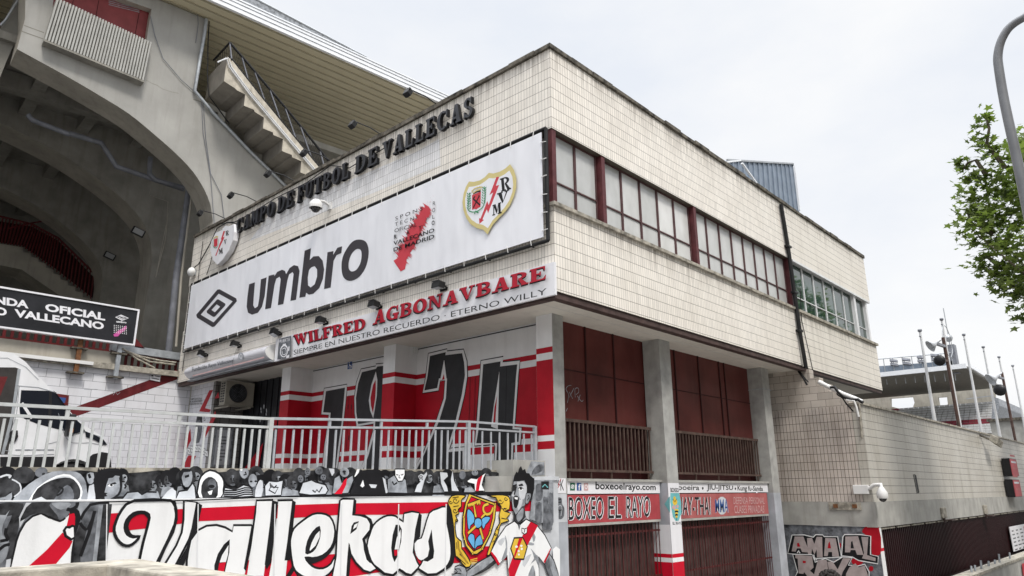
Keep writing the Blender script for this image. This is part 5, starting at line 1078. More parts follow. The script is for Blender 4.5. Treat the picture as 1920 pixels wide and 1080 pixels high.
P.poly('mural_dark', [(-40, 200), (50, 160), (140, 180), (190, 260), (150, 350), (100, 300), (60, 340), (-40, 360)], smooth=2); P.line('mural_light', [(0, 170), (60, 150), (100, 160), (80, 175)], .02, 2); P.line('mural_light', [(110, 190), (180, 230), (190, 300), (130, 350)], .014, 2); P.poly('mural_mid', [(-40, 370), (50, 350), (110, 310), (90, 405), (-40, 412)], smooth=2); P.poly('mural_black', [(0, 385), (50, 375), (40, 405), (0, 405)])
P.poly('mural_mid', [(800, 140), (860, 130), (862, 210), (830, 235), (805, 210)], smooth=2); P.line('mural_black', [(812, 165), (835, 155)], .05)
P.poly('mural_light', [(820, 250), (870, 230), (880, 395), (800, 400)], smooth=0)
P.poly('mural_black', [(870, 300), (860, 190), (890, 130), (930, 100), (1000, 88), (1090, 90), (1130, 120), (1125, 200), (1060, 200), (1000, 180), (960, 380), (890, 385)], smooth=1)
for k in range(9): P.poly('mural_black', [(895+k*26, 120), (905+k*26, 80+(k % 2)*8), (930+k*26, 118)])
P.poly('mural_mid', [(1000, 180), (1040, 175), (1060, 155), (1100, 160), (1115, 250), (1090, 330), (1030, 375), (965, 380), (960, 320), (980, 240)], smooth=1); P.poly('mural_black', [(985, 240), (1060, 215), (1075, 230), (1000, 250)]); P.ell('mural_white', 1020, 245, 26, 12, -8); P.ell('mural_black', 1025, 242, 13, 12); P.poly('mural_black', [(955, 310), (990, 318), (975, 330), (990, 345), (960, 350)]); P.line('mural_black', [(1105, 170), (1115, 260), (1090, 330), (1020, 378)], .025, 2)
P.ell('mural_mid', 1148, 255, 20, 28); P.line('mural_black', [(1145, 235), (1160, 255), (1145, 275)], .02, 2)
P.view(*D5)
P.poly('mural_mid', [(130, 385), (190, 310), (290, 300), (330, 330), (370, 305), (470, 310), (500, 385)]); P.line('mural_black', [(130, 385), (190, 310), (290, 300), (325, 330), (370, 305), (460, 308)], .02)
P.poly('mural_light', [(490, 385), (560, 300), (600, 270), (640, 300), (635, 382)]); P.out('mural_light', 'mural_black', [(635, 380), (665, 300), (740, 290), (790, 225), (815, 260), (822, 375)], .022)
P.poly('mural_mid', [(690, 120), (740, 100), (785, 120), (785, 200), (750, 260), (705, 240)], smooth=2); P.poly('mural_black', [(665, 130), (700, 90), (780, 95), (770, 120), (710, 125), (695, 160), (670, 200)]); P.line('mural_black', [(720, 168), (760, 155)], .03)
P.out('mural_white', 'mural_black', [(850, 365), (842, 250), (870, 160), (950, 105), (1040, 140), (1080, 205), (1075, 280), (1050, 362)], .024, 2); P.poly('mural_dark', [(885, 365), (872, 250), (910, 185), (965, 168), (1020, 220), (1025, 300), (1005, 362)], smooth=2); P.ell('mural_grey', 970, 235, 38, 50); P.poly('mural_white', [(930, 305), (975, 290), (965, 330), (945, 332)]); P.ell('mural_black', 965, 255, 30, 16)
P.out('mural_light', 'mural_black', [(1060, 360), (1090, 265), (1180, 285), (1260, 240), (1330, 260), (1350, 345), (1200, 358)], .02)
for k in range(4): P.line('mural_black', [(1075, 290+k*18), (1180, 295+k*18), (1270, 268+k*20), (1345, 275+k*18)], .018, 2)
P.poly('mural_mid', [(1225, 100), (1300, 95), (1305, 150), (1270, 185), (1235, 160)], smooth=2); P.ell('mural_white', 1240, 103, 12, 9); P.line('mural_black', [(1275, 120), (1285, 145), (1260, 150)], .02)
P.ell('mural_mid', 1345, 200, 40, 60); P.ell('mural_black', 1330, 210, 12, 9); P.ell('mural_black', 1372, 208, 12, 9); P.poly('mural_light', [(1365, 350), (1385, 240), (1415, 195), (1440, 230), (1425, 350)], smooth=2)
P.view(*D6)
P.out('mural_light', 'mural_black', [(85, 345), (80, 250), (120, 205), (190, 210), (250, 200), (240, 280), (230, 340)], .02); P.line('mural_black', [(130, 225), (135, 260), (205, 265), (175, 320), (120, 290), (145, 240), (165, 270), (190, 245)], .018)
P.out('mural_light', 'mural_black', [(395, 320), (430, 220), (510, 195), (550, 215), (640, 240), (665, 290), (640, 330), (500, 338)], .022, 1); P.line('mural_black', [(520, 290), (545, 310), (560, 285), (580, 310), (610, 260)], .02)
for q in ((410, 185, 26, 34), (475, 120, 26, 36), (580, 110, 36, 36), (620, 170, 26, 28)): P.ell('mural_grey', *q); P.ell('mural_black', q[0]-8, q[1]-4, 6, 5); P.ell('mural_black', q[0]+10, q[1]-5, 6, 5); P.ell('mural_black', q[0], q[1]+14, 8, 3)
P.out('mural_mid', 'mural_black', [(700, 325), (720, 180), (770, 150), (790, 220), (840, 180), (890, 150), (900, 200), (850, 320)], .02); P.poly(RD, [(720, 325), (770, 270), (810, 200), (838, 175), (830, 240), (790, 325)]); P.ell('mural_mid', 815, 125, 42, 45); P.ell('mural_black', 812, 120, 16, 12); P.ell('mural_black', 815, 140, 12, 7)
P.poly('mural_light', [(670, 90), (720, 92), (722, 130), (700, 160)], smooth=0); P.poly('mural_white', [(905, 165), (930, 100), (955, 95), (945, 130), (915, 165)])
P.poly('mural_black', [(870, 320), (920, 180), (960, 110), (1060, 100), (1150, 110), (1190, 180), (1200, 320)], smooth=1); P.poly('mural_white', [(960, 250), (985, 195), (998, 250), (980, 265)]); P.poly('mural_light', [(1040, 235), (1115, 240), (1100, 270), (1060, 268)]); P.poly('mural_light', [(1165, 170), (1190, 190), (1215, 310), (1195, 320)])
P.out('mural_mid', 'mural_black', [(1215, 315), (1210, 190), (1270, 150), (1380, 190), (1395, 320)], .02, 1); P.out('mural_white', 'mural_black', [(1280, 95), (1370, 95), (1372, 150), (1350, 205), (1310, 210), (1280, 160)], .02, 1); P.poly('mural_black', [(1290, 140), (1315, 150), (1295, 155)]); P.poly('mural_black', [(1330, 148), (1362, 138), (1345, 156)]); P.line('mural_black', [(1320, 150), (1315, 175), (1330, 178)], .014); P.line('mural_black', [(1255, 210), (1270, 240), (1300, 220)], .025)
P.view(*D7)
P.poly('mural_light', [(375, 305), (400, 240), (430, 210), (412, 160), (440, 140), (465, 150), (490, 122), (495, 145), (470, 200), (440, 310)]); 
for k in range(3): P.line('mural_black', [(418, 165+k*14), (440, 155+k*14), (455, 168+k*14)], .012, 2)
P.line('mural_black', [(375, 305), (400, 240), (432, 208)], .02)
P.out('mural_light', 'mural_black', [(610, 120), (680, 125), (690, 165), (650, 200), (680, 250), (690, 305), (650, 305), (620, 230)], .02, 1); P.out('mural_light', 'mural_black', [(710, 190), (730, 105), (745, 200), (790, 300), (720, 300)], .018)
P.ell('mural_grey', 820, 150, 30, 40); P.ell('mural_mid', 935, 130, 30, 26); P.ell('mural_black', 925, 120, 7, 5); P.ell('mural_black', 948, 120, 7, 5)
P.out('mural_white', 'mural_black', [(865, 200), (900, 178), (950, 185), (1000, 150), (1035, 130), (1015, 180), (1000, 240), (1025, 298), (935, 298), (930, 235), (870, 220)], .018); P.poly(RD, [(960, 185), (1005, 150), (985, 220), (970, 298), (942, 298), (948, 240)])
P.poly('mural_mid', [(1060, 230), (1110, 195), (1120, 215), (1085, 250), (1075, 285), (1060, 280)])
m.build('crowd_face', MW)
# ------------------------------------------------------------------ railing on the wall
RY = 1.35
RL = thing('metal_railing', 'pale grey painted metal railing with upright bars on top of the mural wall', 'railing', (-4.6, RY, 3.0))
segs = [(-9.6, -4.60, 3.655, 3.745, 46, 'rail_paint'), (-4.60, -.85, 3.75, 3.95, 27, 'rail_grey'), (-.85, .92, 3.95, 3.97, 8, 'rail_grey')]
proto = {}
for a, b, za, zb, n, k in segs:
    m = MB(); m.rbar((a, RY, za), (b, RY, zb), .045, .035, k); m.rbar((a, RY, za-.115), (b, RY, zb-.115), .04, .032, k); m.build('rail', RL)
    for i in range(n):
        t = (i+.6)/n; x = a+(b-a)*t; zt = za+(zb-za)*t-.13
        m = MB(); hw_ = .0125; m.box(x-hw_, x+hw_, RY-.012, RY+.012, 3.0, zt-.02, k); m.build('bar', RL)
    for t in (.25, .5, .75) if b-a > 2 else (): x = a+(b-a)*t; z = za+(zb-za)*t; m = MB(); m.box(x-.02, x+.02, RY-.015, RY+.015, z-.11, z-.02, k); m.build('spacer', RL)
for x, z in ((-4.60, 3.76), (-.84, 3.96), (.93, 3.98)):
    m = MB(); m.box(x-.03, x+.03, RY-.03, RY+.03, 2.9, z, 'rail_paint' if x < -4 else 'rail_grey'); m.build('post', RL)
# ------------------------------------------------------------------ raised forecourt with its parapet (near corner)
PZ = 2.35; c0 = hz(258, 1047, PZ)
m = MB(); m.box(-40, c0.x-.05, -40, c0.y-.05, 0, 1.15, 'paving'); m.build('forecourt', kind='structure')
FP = thing('parapet_wall', 'low concrete parapet with a chamfered cap at the bottom left corner', 'wall', (c0.x, c0.y, 1.15))
m = MB(); m.box(-30, c0.x-.06, c0.y-.22, c0.y-.06, 1.15, PZ-.09, 'concrete'); m.box(c0.x-.22, c0.x-.06, -30, c0.y-.22, 1.15, PZ-.09, 'concrete'); m.build('wall', FP)
m = MB(); m.box(-30, c0.x, c0.y-.28, c0.y, PZ-.09, PZ, 'sill_stone'); m.box(c0.x-.28, c0.x, -30, c0.y-.28, PZ-.09, PZ-.001, 'sill_stone'); m.build('cap', FP, bevel=.012)
P = Paint(yw(c0.y-.22), .003, .001); P.view(0, 0, 1); P.line('mural_light', [(262, 1078), (270, 1072), (272, 1079)], .015)
P.mb.build('scrawl', FP)
# ------------------------------------------------------------------ white delivery van on the terrace
VY = 8.0; VW = yw(VY); C6 = lambda l: [VW.uv(a*.2408, 640+b*.2408) for a, b in l]
VN = thing('delivery_van', 'white high roof delivery van with its side door open behind the railing', 'van', (-7, VY+1, 2.6))
prof = [(-11.2, 3.05), (-11.2, 5.25), (-11.0, 5.31), (-6.6, 5.315)]+C6([(60, 84), (110, 97), (200, 160), (300, 272), (410, 385), (530, 530), (640, 648), (720, 690), (800, 742), (838, 830), (852, 900), (852, 985)])+[(-4.42, 3.02)]
cx, cz, wr = VW.uv(565*.2408, 640+1010*.2408)[0], 2.97, .40
arch = [(cx+wr*1.12*math.cos(R(a)), cz+wr*1.12*math.sin(R(a))) for a in range(8, 181, 14)]
m = MB(); m.prism([VW.p(q) for q in prof+arch], (0, 1.98, 0), 'van_white'); b = m.build('body', VN, bevel=.05)
P = Paint(VW, .004, .0008); P.view(0, 640, .2408)
P.poly('car_glass', [(165, 380), (400, 386), (440, 408), (535, 545), (550, 708), (440, 682), (290, 642), (190, 602), (155, 562), (152, 520)]); P.line('van_black', [(395, 390), (385, 665)], .05); P.line('van_white', [(170, 480), (250, 600)], .05)
P.mb.build('side_window', VN)
P = Paint(VW, .004, .0008); P.view(0, 640, .2408); P.poly('interior_dark', [(-1000, 195), (120, 203), (152, 215), (140, 400), (60, 880), (-1000, 900)]); P.poly('red_paint', [(-300, 270), (60, 275), (-20, 480), (-300, 480)]); P.line('galv', [(150, 215), (100, 560), (20, 880)], .05); P.mb.build('side_opening', VN)
P = Paint(VW, .005, .0008); P.view(0, 640, .2408); P.line('mural_mid', [(150, 350), (130, 560), (25, 880), (180, 890), (420, 880)], .012); P.line('mural_mid', [(130, 345), (300, 360), (440, 400)], .012); P.line('mural_mid', [(340, 850), (370, 800), (450, 780)], .01); P.line('mural_mid', [(30, 850), (70, 855), (80, 895)], .01, 2); P.line('mural_mid', [(455, 560), (500, 720), (560, 790), (690, 790), (800, 810)], .01, 2); P.line('mural_mid', [(-800, 130), (60, 130), (200, 200), (300, 300)], .008); P.line('mural_mid', [(120, 845), (420, 845)], .02); P.line('mural_mid', [(590, 705), (660, 705), (800, 748)], .012); P.mb.build('door_seam', VN)
m = MB(); m.prism([VW.p(q) for q in C6([(75, 705), (100, 690), (135, 695), (138, 745), (115, 782), (68, 780)])], (0, -.03, 0), 'van_black'); m.build('door_handle', VN)
m = MB(); m.prism([VW.p(q) for q in C6([(0, 900), (425, 898), (415, 985), (0, 985)])], (0, -.03, 0), 'van_black'); m.build('sill_trim', VN)
m = MB(); m.prism([VW.p(q, .03) for q in C6([(690, 905), (720, 880), (790, 862), (852, 872), (866, 1000), (690, 1000)])], (0, 2.0, 0), 'van_black'); m.build('bumper', VN, bevel=.03)
m = MB(); m.prism([VW.p(q, .015) for q in C6([(662, 700), (720, 722), (800, 760), (834, 806), (800, 806), (740, 770), (668, 745)])], (0, .3, 0), 'car_glass'); m.build('headlight', VN)
m = MB(); m.prism([VW.p(q, .02) for q in C6([(415, 385), (520, 520), (560, 580), (640, 655), (660, 700), (575, 720), (545, 705), (535, 545), (440, 408)])], (0, .02, 0), 'car_glass'); m.build('windscreen_edge', VN)
q = VW.uv(525*.2408, 640+655*.2408); m = MB(); m.box(q[0]-.06, q[0]+.06, VY-.28, VY-.06, q[1]-.22, q[1]+.2, 'van_black'); m.build('mirror', VN, bevel=.03)
m = MB(); m.box(q[0]-.03, q[0]+.03, VY-.295, VY-.282, q[1]-.15, q[1]-.08, 'amber'); m.build('indicator', VN)
for x in (cx, -9.6):
    m = MB(); m.lathe([(0, 0), (wr*.55, .0), (wr*.8, .03), (wr, .06), (wr, .22), (wr*.6, .25)], (x, VY+.02, cz), (0, 1, 0), 'van_black', 24); wo_ = m.build('wheel', VN)
    m = MB(); m.lathe([(0, 0), (wr*.5, .0), (wr*.55, .03)], (x, VY+.01, cz), (0, 1, 0), 'galv', 18); m.build('rim', wo_)
# ------------------------------------------------------------------ white tiled wall behind the van
WW = thing('tiled_wall', 'white tiled wall behind the van with a maroon diagonal stripe', 'wall', (-6, 16.1, 2.6))
Wy = yw(16.1); m = MB(); m.box(-25, .49, 16.1, 16.3, 4.85, 6.45, 'white_block'); m.box(-25, .49, 16.1, 16.3, 2.55, 4.848, 'white_small_tile')
P = Paint(Wy, .003, .001, m); P.view(0, 640, .2408); P.poly('stripe_maroon', [(1380, 222), (1380, 296), (830, 495), (650, 565), (400, 640), (400, 575), (560, 520), (700, 470)])
P.line('mural_mid', [(880, 418), (900, 395), (915, 415), (935, 398)], .02); P.line('mural_mid', [(655, 372), (760, 374)], .012)
m.build('tiled_face', WW)
m = MB(); m.box(-25, .3, 15.95, 16.4, 6.45, 6.62, 'sill_stone'); m.box(-25, -1.9, 16.05, 16.4, 6.62, 7.0, 'stand_dark'); m.box(-25, -2.6, 15.86, 15.94, 6.5, 6.6, 'plastic_white'); m.build('wall_top', WW)
m = MB(); P = Paint(Wy, .03, .001, m); P.view(0, 640, .2408); P.poly('sign_white', [(1172, 252), (1250, 268), (1245, 315), (1168, 300)]); P.poly('sign_black', [(1178, 260), (1195, 262), (1193, 275), (1176, 272)]); P.line('mural_grey', [(1180, 285), (1240, 296)], .03); P.line('mural_grey', [(1205, 268), (1245, 276)], .03)
m.build('notice_plate', label='small white notice plate fixed over the maroon stripe', category='notice')
m = MB(); P = Paint(Wy, .06, .001, m); P.view(0, 640, .2408); P.poly('red_paint', [(380, 398), (538, 420), (530, 500), (380, 480)]); P.poly('blue_icon', [(400, 430), (515, 440), (505, 480), (400, 470)]); m.build('poster', label='red and blue poster on the white wall above the van bonnet', category='poster')
# steel work between the wall and the stand
SR = thing('site_barrier', 'red slatted barrier on a grey beam above the white wall', 'barrier', (-1, 16.8, 6.6))
m = MB(); wl = yw(16.6)
a, b = wl.hit(229, 652), wl.hit(336, 668); m.obox(V((a.x-.3, 16.6, a.z-.12)), (b.x-a.x+1, 0, -.05), (0, .2, 0), (0, 0, .24), 'galv'); m.build('beam', SR)
m = MB()
for i in range(38): x = -7+i*.2; m.box(x, x+.08, 16.9, 16.94, 6.6, 7.55 if x < -1.0 else 7.15, 'red_paint')
m.box(-7, .6, 16.88, 16.96, 7.1, 7.2, 'red_paint'); m.build('slat_panel', SR)
m = MB(); pts = [wl.hit(*q) for q in ((253, 632), (272, 654), (253, 651))]; m.prism(pts, (0, .05, 0), 'red_paint'); m.build('gusset', SR)
m = MB(); 
for pth in ([(230, 655), (262, 668), (300, 676), (330, 680)], [(240, 660), (280, 678), (328, 684)], [(225, 650), (255, 672), (290, 690)]): m.tube([yw(16.35).hit(*q) for q in pth], .03, 'sill_stone', 6)
m.build('loose_pipes', label='loose grey pipes lying along the top of the white wall', category='pipes')
# shop sign on posts
TS = thing('shop_sign', 'black board with white frame reading TIENDA OFICIAL RAYO VALLECANO on two posts', 'sign', (-5, 15.8, 6.2))
sy = yw(15.8); x1, z0, z1 = -1.75, 7.30, 8.36
q = [sy.uv(*p) for p in ((258, 583), (249, 645))]; x1 = q[0][0]; z1 = q[0][1]; z0 = q[1][1]
m = MB(); m.box(-9.5, x1, 15.8, 15.95, z0, z1, 'sign_board_black'); P = Paint(sy, .003, .0008, m); P.view(0, 500, .25)
P.text('sign_white', 'TIENDA', [(-215, 192), (216, 256), (214, 314), (-213, 250)], .04); P.text('sign_white', 'OFICIAL', [(340, 274), (792, 348), (788, 406), (338, 332)], .04)
P.text('sign_white', 'RAYO', [(-245, 264), (52, 312), (50, 372), (-245, 326)], .04); P.text('sign_white', 'VALLECANO', [(108, 316), (780, 418), (778, 474), (108, 376)], .04)
P.line('sign_white', [(868, 378), (908, 364), (962, 386), (915, 402)], .035, 0, True); P.line('sign_white', [(892, 380), (912, 374), (936, 386), (914, 392)], .025, 0, True); P.text('sign_white', 'umbro', [(874, 402), (950, 412), (948, 426), (872, 418)], .04)
P.poly('pink', [(850, 510), (885, 480), (920, 462), (945, 440), (952, 458), (935, 480), (905, 500), (885, 522), (858, 524)])
for i in range(7):
    for j in range(5): P.ell('sign_white', 857+i*15, 440+j*13+i*2, 3.5, 4, n=6)
m.build('board', TS)
m = MB(); m.box(-9.5, x1+.05, 15.77, 15.96, z1, z1+.05, 'sign_white'); m.box(-9.5, x1+.05, 15.77, 15.96, z0-.05, z0, 'sign_white'); m.box(x1, x1+.05, 15.77, 15.96, z0, z1, 'sign_white'); m.build('frame', TS)
for (a, b), k in ((((610, 535), (568, 805)), 'rust'), (((912, 568), (860, 838)), 'galv')):
    p, r_ = yw(15.9).hit(a[0]*.25, 500+a[1]*.25), yw(15.9).hit(b[0]*.25, 500+b[1]*.25); x = (p.x+r_.x)/2
    m = MB(); m.box(x-.06, x+.06, 15.88, 15.98, r_.z, z0-.05, k)
    for z in (r_.z+.02, r_.z+.75): m.box(x-.22, x+.22, 15.86, 16.09, z, z+.05, 'coping'); 
    m.build('post', TS)
# ------------------------------------------------------------------ grandstand at the left
ST = Wall((0, 18.5, 0), -3.8); nb = -ST.n
GS = thing('grandstand', 'concrete back of a grandstand with big round arches and a ribbed balcony', 'grandstand', (-3, 19, 0))
H = lambda l, off=0: [ST.hit(a, b, off) for a, b in l]
legS = ST.uv(399, 425)[0]; rgtS = ST.uv(640, 455)[0]
m = MB()
curve = crom([(32, 92), (120, 140), (180, 175), (240, 212), (287, 250), (330, 288), (362, 322), (384, 357), (395, 385)], False, 3)
outer = H([(47, 36), (50, -100), (387, 36), (365, 170), (525, 340), (640, 455)])+[ST.p((rgtS, 2.5)), ST.p((legS+.0, 2.5))]+[ST.hit(399, 415)]+H(list(reversed(curve)))
hole = H([(104, -46), (284, 17), (266, 130), (96, 52)])
m.prism(outer, nb*1.3, 'stand_concrete', 'stand_dark', [hole])
P = Paint(ST, .003, .001, m); P.view(0, 0, .25)
for l in ([(180, 190), (330, 245)], [(165, 235), (325, 292)]): P.line('stand_inner', l, .035)
P.line('stand_inner', [(1095, 600), (1140, 625), (1180, 640), (1220, 668), (1290, 690), (1340, 700)], .02); P.line('stand_inner', [(1450, 745), (1500, 760), (1540, 780)], .05)
m.build('front_wall', GS)
m = MB(); m.prism(H([(80, -70), (300, 0), (275, 150), (80, 80)], -.3), nb*.1, 'door_red'); P = Paint(ST, -.29, .002, m); P.view(0, 0, .25)
P.line('maroon_dark', [(745, -20), (718, 130), (712, 260)], .02); P.line('maroon_dark', [(1045, 90), (1015, 250), (1010, 320)], .02); P.line('maroon_dark', [(560, -60), (540, 60)], .015)
for k in range(4): P.line('mural_mid', [(815-k*0, -8+k*14), (1045, 52+k*13)], .03)
m.build('balcony_door', GS)
m = MB(); q = H([(107, -5), (286, 80), (271, 151), (83, 73)], .38); n = 33
for i in range(n):
    a_, b_ = (i+.1)/n, (i+.68)/n; pts = [q[0].lerp(q[1], a_), q[0].lerp(q[1], b_), q[3].lerp(q[2], b_), q[3].lerp(q[2], a_)]; m.prism(pts, nb*.07, 'slat_grey')
m.prism([p+nb*.09 for p in q], nb*.03, 'stand_inner'); m.obox(q[3]+V((0, 0, -.08)), q[2]-q[3], nb*.36, (0, 0, .07), 'stand_inner'); m.obox(q[0]+nb*.1, q[3]-q[0], nb*.25, ST.t*.04, 'slat_grey'); m.obox(q[1]+nb*.1, q[2]-q[1], nb*.25, ST.t*-.04, 'slat_grey')
m.build('ribbed_balcony', GS)
# deeper arch ribs
def rib(off, px, th):
    c = [ST.uv(a, b, off) for a, b in px]; c = crom(c, False, 4); s = c[-1][0]
    pl_ = c+[(s+.0, 2.5), (s+5, 2.5), (s+5, 20.5), (c[0][0]-4, 20.5), (c[0][0]-4, c[0][1]+.6)]
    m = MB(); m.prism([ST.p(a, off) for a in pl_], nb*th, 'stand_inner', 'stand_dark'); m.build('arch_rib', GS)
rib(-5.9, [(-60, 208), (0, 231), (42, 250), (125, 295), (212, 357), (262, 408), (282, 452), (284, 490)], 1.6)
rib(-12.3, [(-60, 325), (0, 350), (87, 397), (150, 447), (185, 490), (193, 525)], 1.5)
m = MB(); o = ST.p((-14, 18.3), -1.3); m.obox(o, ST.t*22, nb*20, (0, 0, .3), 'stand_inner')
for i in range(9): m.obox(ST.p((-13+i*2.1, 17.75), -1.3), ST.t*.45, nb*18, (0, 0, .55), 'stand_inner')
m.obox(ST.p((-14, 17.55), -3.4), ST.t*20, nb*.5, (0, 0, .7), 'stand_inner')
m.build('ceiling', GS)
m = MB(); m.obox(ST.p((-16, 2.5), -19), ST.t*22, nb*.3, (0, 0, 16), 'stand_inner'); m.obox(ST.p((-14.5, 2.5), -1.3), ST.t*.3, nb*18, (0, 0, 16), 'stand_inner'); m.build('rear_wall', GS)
m = MB(); m.prism(H([(-40, 120), (-4, 60), (38, -5), (62, -110), (47, 0), (36, 60), (12, 115), (-6, 160), (-40, 190)], -1.5), nb*4, 'stand_inner'); m.tube(H([(0, 48), (10, 38), (40, -10)], -1.3), .05, 'steel', 6); m.build('side_wing', GS)
# inner stair
m = MB(); so_ = -14.2
m.prism(H([(-60, 452), (0, 457), (43, 464), (43, 473), (58, 474), (58, 482), (72, 484), (72, 491), (86, 494), (86, 502), (100, 505), (100, 513), (113, 516), (113, 524), (127, 527), (127, 535), (141, 538), (141, 546), (155, 549), (155, 557), (170, 560), (170, 575), (150, 580), (40, 505), (-60, 485)], so_), nb*2, 'stand_dark'); m.build('inner_stair', GS)
m = MB(); 
def pol(t, L): 
    k = t*(len(L)-1); i = min(int(k), len(L)-2); f = k-i; return (L[i][0]+(L[i+1][0]-L[i][0])*f, L[i][1]+(L[i+1][1]-L[i][1])*f)
lo = [(-20, 452), (43, 463), (100, 505), (170, 560)]; hi = [(-15, 402), (60, 420), (110, 447), (176, 512)]
for i in range(34): a, b = pol(i/33, lo), pol(i/33, hi); m.tube([ST.hit(*a, so_+.1), ST.hit(*b, so_+.1)], .035, 'red_paint', 5)
m.tube(H(hi, so_+.1), .05, 'red_paint', 6); m.tube(H([(17, 428), (60, 418), (86, 414)], so_+.1), .04, 'stripe_maroon', 6)
m.prism(H([(-30, 410), (60, 425), (110, 452), (176, 520), (176, 560), (100, 500), (43, 460), (-30, 450)], so_-2.6), nb*.05, 'maroon_dark')
m.build('inner_stair_railing', GS)
# pipes in the arches and on the wall
m = MB(); m.tube(H([(354, 355), (350, 385), (330, 520), (316, 660)], -2.4), .13, 'pipe_grey', 8); m.tube(H([(360, 365), (340, 520), (330, 650)], -2.2), .05, 'stand_dark', 6)
m.tube(H([(130, 250), (190, 268), (218, 312), (285, 335), (345, 355)], -3.0), .11, 'pipe_grey', 8); m.tube(H([(282, 295), (280, 325), (292, 338), (345, 352)], -2.8), .10, 'pipe_grey', 8); m.tube(H([(52, 215), (60, 225), (130, 252)], -2.8), .1, 'pipe_grey', 8)
m.build('drain_pipe', GS)
m = MB(); m.tube(H([(387, 36), (384, 60), (376, 105), (365, 170), (400, 212), (470, 285), (540, 353)], .12), .07, 'galv', 6); m.tube(H([(392, 40), (390, 80), (389, 150), (392, 180), (430, 232)], .15), .025, 'black_metal', 5)
m.tube(H([(282, 30), (290, 65), (306, 110), (340, 150), (365, 172)], .05), .014, 'pipe_grey', 5); m.tube(H([(367, -10), (372, 45), (367, 80)], .05), .014, 'pipe_grey', 5)
m.tube(H([(378, 190), (381, 250), (395, 330), (402, 420)], .04), .012, 'pipe_grey', 5); m.tube(H([(381, 190), (386, 260), (395, 325), (415, 365), (421, 415)], .04), .012, 'pipe_grey', 5)
m.build('wall_conduit', GS)
m = MB(); m.tube(H([(315, 400), (310, 450), (292, 520)], -5.75), .02, 'stand_dark', 5); m.tube(H([(283, 352), (279, 366), (315, 378), (312, 420), (292, 520)], -5.75), .015, 'stand_dark', 5); m.build('rib_conduit', GS)
for (a, b, off), lab in zip(((256, 434, -5.6), (203, 479, -12.0)), ('small floodlight on the second arch rib', 'small floodlight on the third arch rib')):
    c = ST.hit(a, b, off+.35); t = thing('arch_floodlight', lab, 'floodlight', c, 'floodlights inside the arches')
    m = MB(); m.obox(c+V((-.25, -.1, -.1)), (.5, 0, -.14), (0, .1, 0), (.06, -.12, .26), 'black_metal'); m.build('lamp_head', t)
    m = MB(); m.obox(c+V((-.2, -.125, -.09)), (.4, 0, -.11), (0, .01, 0), (.05, -.1, .2), 'lens_glass'); m.build('lens', t)
    m = MB(); m.rbar(c, c+nb*.35+V((.15, 0, 0)), .06, .06, 'black_metal'); m.build('bracket', t)
# outside flight: stepped underside seen from below
TD = 1.6; E3 = lambda l: [(420+a*.13889, 180+b*.13889) for a, b in l]
prof = [(426, 106), (436, 113), (489, 180), (591, 304), (640, 362)]+E3([(1400, 1260), (1290, 1130), (1280, 1180), (1160, 1083), (1032, 1030), (1045, 880), (920, 826), (915, 795), (783, 742), (797, 580), (667, 525), (660, 490), (527, 437), (540, 290), (412, 212), (405, 185), (270, 130)])+[(460, 177), (444, 169), (440, 165), (420, 152)]
m = MB(); m.prism(H(prof, TD), nb*(TD+.3), 'stair_concrete', 'stair_under'); m.build('tier_flight', GS)  # underside has its shade painted in as darker concrete
m = MB(); m.prism(H([(436, 113), (489, 180), (591, 304), (640, 362), (640, 372), (585, 312), (482, 185), (430, 122)], TD+.04), nb*.04, 'stair_concrete')
for k in (0, 4): m.tube(H([(408+k*.3, 117-k*.3), (424+k, 109), (430+k, 126), (467+k, 176), (540+k, 262), (610+k, 345)], TD+.08), .03, 'flag_pole', 6)
m.build('flight_edge', GS)
m = MB(); top = [(431, 80), (470, 125), (520, 184), (570, 244), (640, 332)]; bot = [(434, 110), (489, 180), (540, 242), (591, 304), (640, 362)]
m.tube(H(top, TD), .05, 'black_metal', 6); m.tube(H(bot, TD+.02), .04, 'black_metal', 6)
r0 = ST.hit(431, 80, TD); r1 = ST.hit(431, 106, TD)
m.tube([r0, r0+nb*TD], .045, 'black_metal', 6); m.tube([r1, r1+nb*TD], .04, 'black_metal', 6)
for i in range(9): a = nb*(TD*i/9); m.tube([r0+a, r1+a], .012, 'black_metal', 5)
for i in range(50):
    a, b = pol(i/49, top), pol(i/49, bot); p, q = ST.hit(*a, TD), ST.hit(*b, TD); 
    q = V((p.x, p.y, q.z)) if False else q
    m.tube([p, q], .032 if i % 7 == 0 else .009, 'pipe_grey' if i % 7 == 0 else 'black_metal', 5)
m.build('flight_railing', GS)
# main roof: flat ribbed soffit with a white fascia
ZR = 21.57; e1, e2 = hz(400, 0, ZR), hz(825, 190, ZR); d = (e2-e1); d.z = 0; L = d.length; d.normalize(); k_ = V((-d.y, d.x, 0)); 
if k_.dot(V((0, 1, 0))) < 0: k_ = -k_
a0 = e1-d*14; LL = L+40
m = MB(); m.obox(a0+V((0, 0, .01)), d*LL, k_*34, (0, 0, .25), 'roof_olive')
nrib = 66
for i in range(nrib): m.obox(a0+k_*(.25+i*.48)-V((0, 0, .04)), d*LL, k_*.06, (0, 0, .045), 'roof_groove')  # ribs coloured darker to stand in for corrugation shading
m.build('roof_soffit', GS)
m = MB()
m.obox(a0-k_*.04+V((0, 0, -.08)), d*LL, k_*.14, (0, 0, .62), 'roof_white')
for j, z in enumerate((.1, .3, .45)): m.obox(a0-k_*.06+V((0, 0, z)), d*LL, k_*.019, (0, 0, .02), 'mural_mid')
m.build('roof_fascia', GS)
m = MB(); g0 = e1-d*10+V((0, 0, .58)); g1 = e1+d*(L*.62)+V((0, 0, .58))
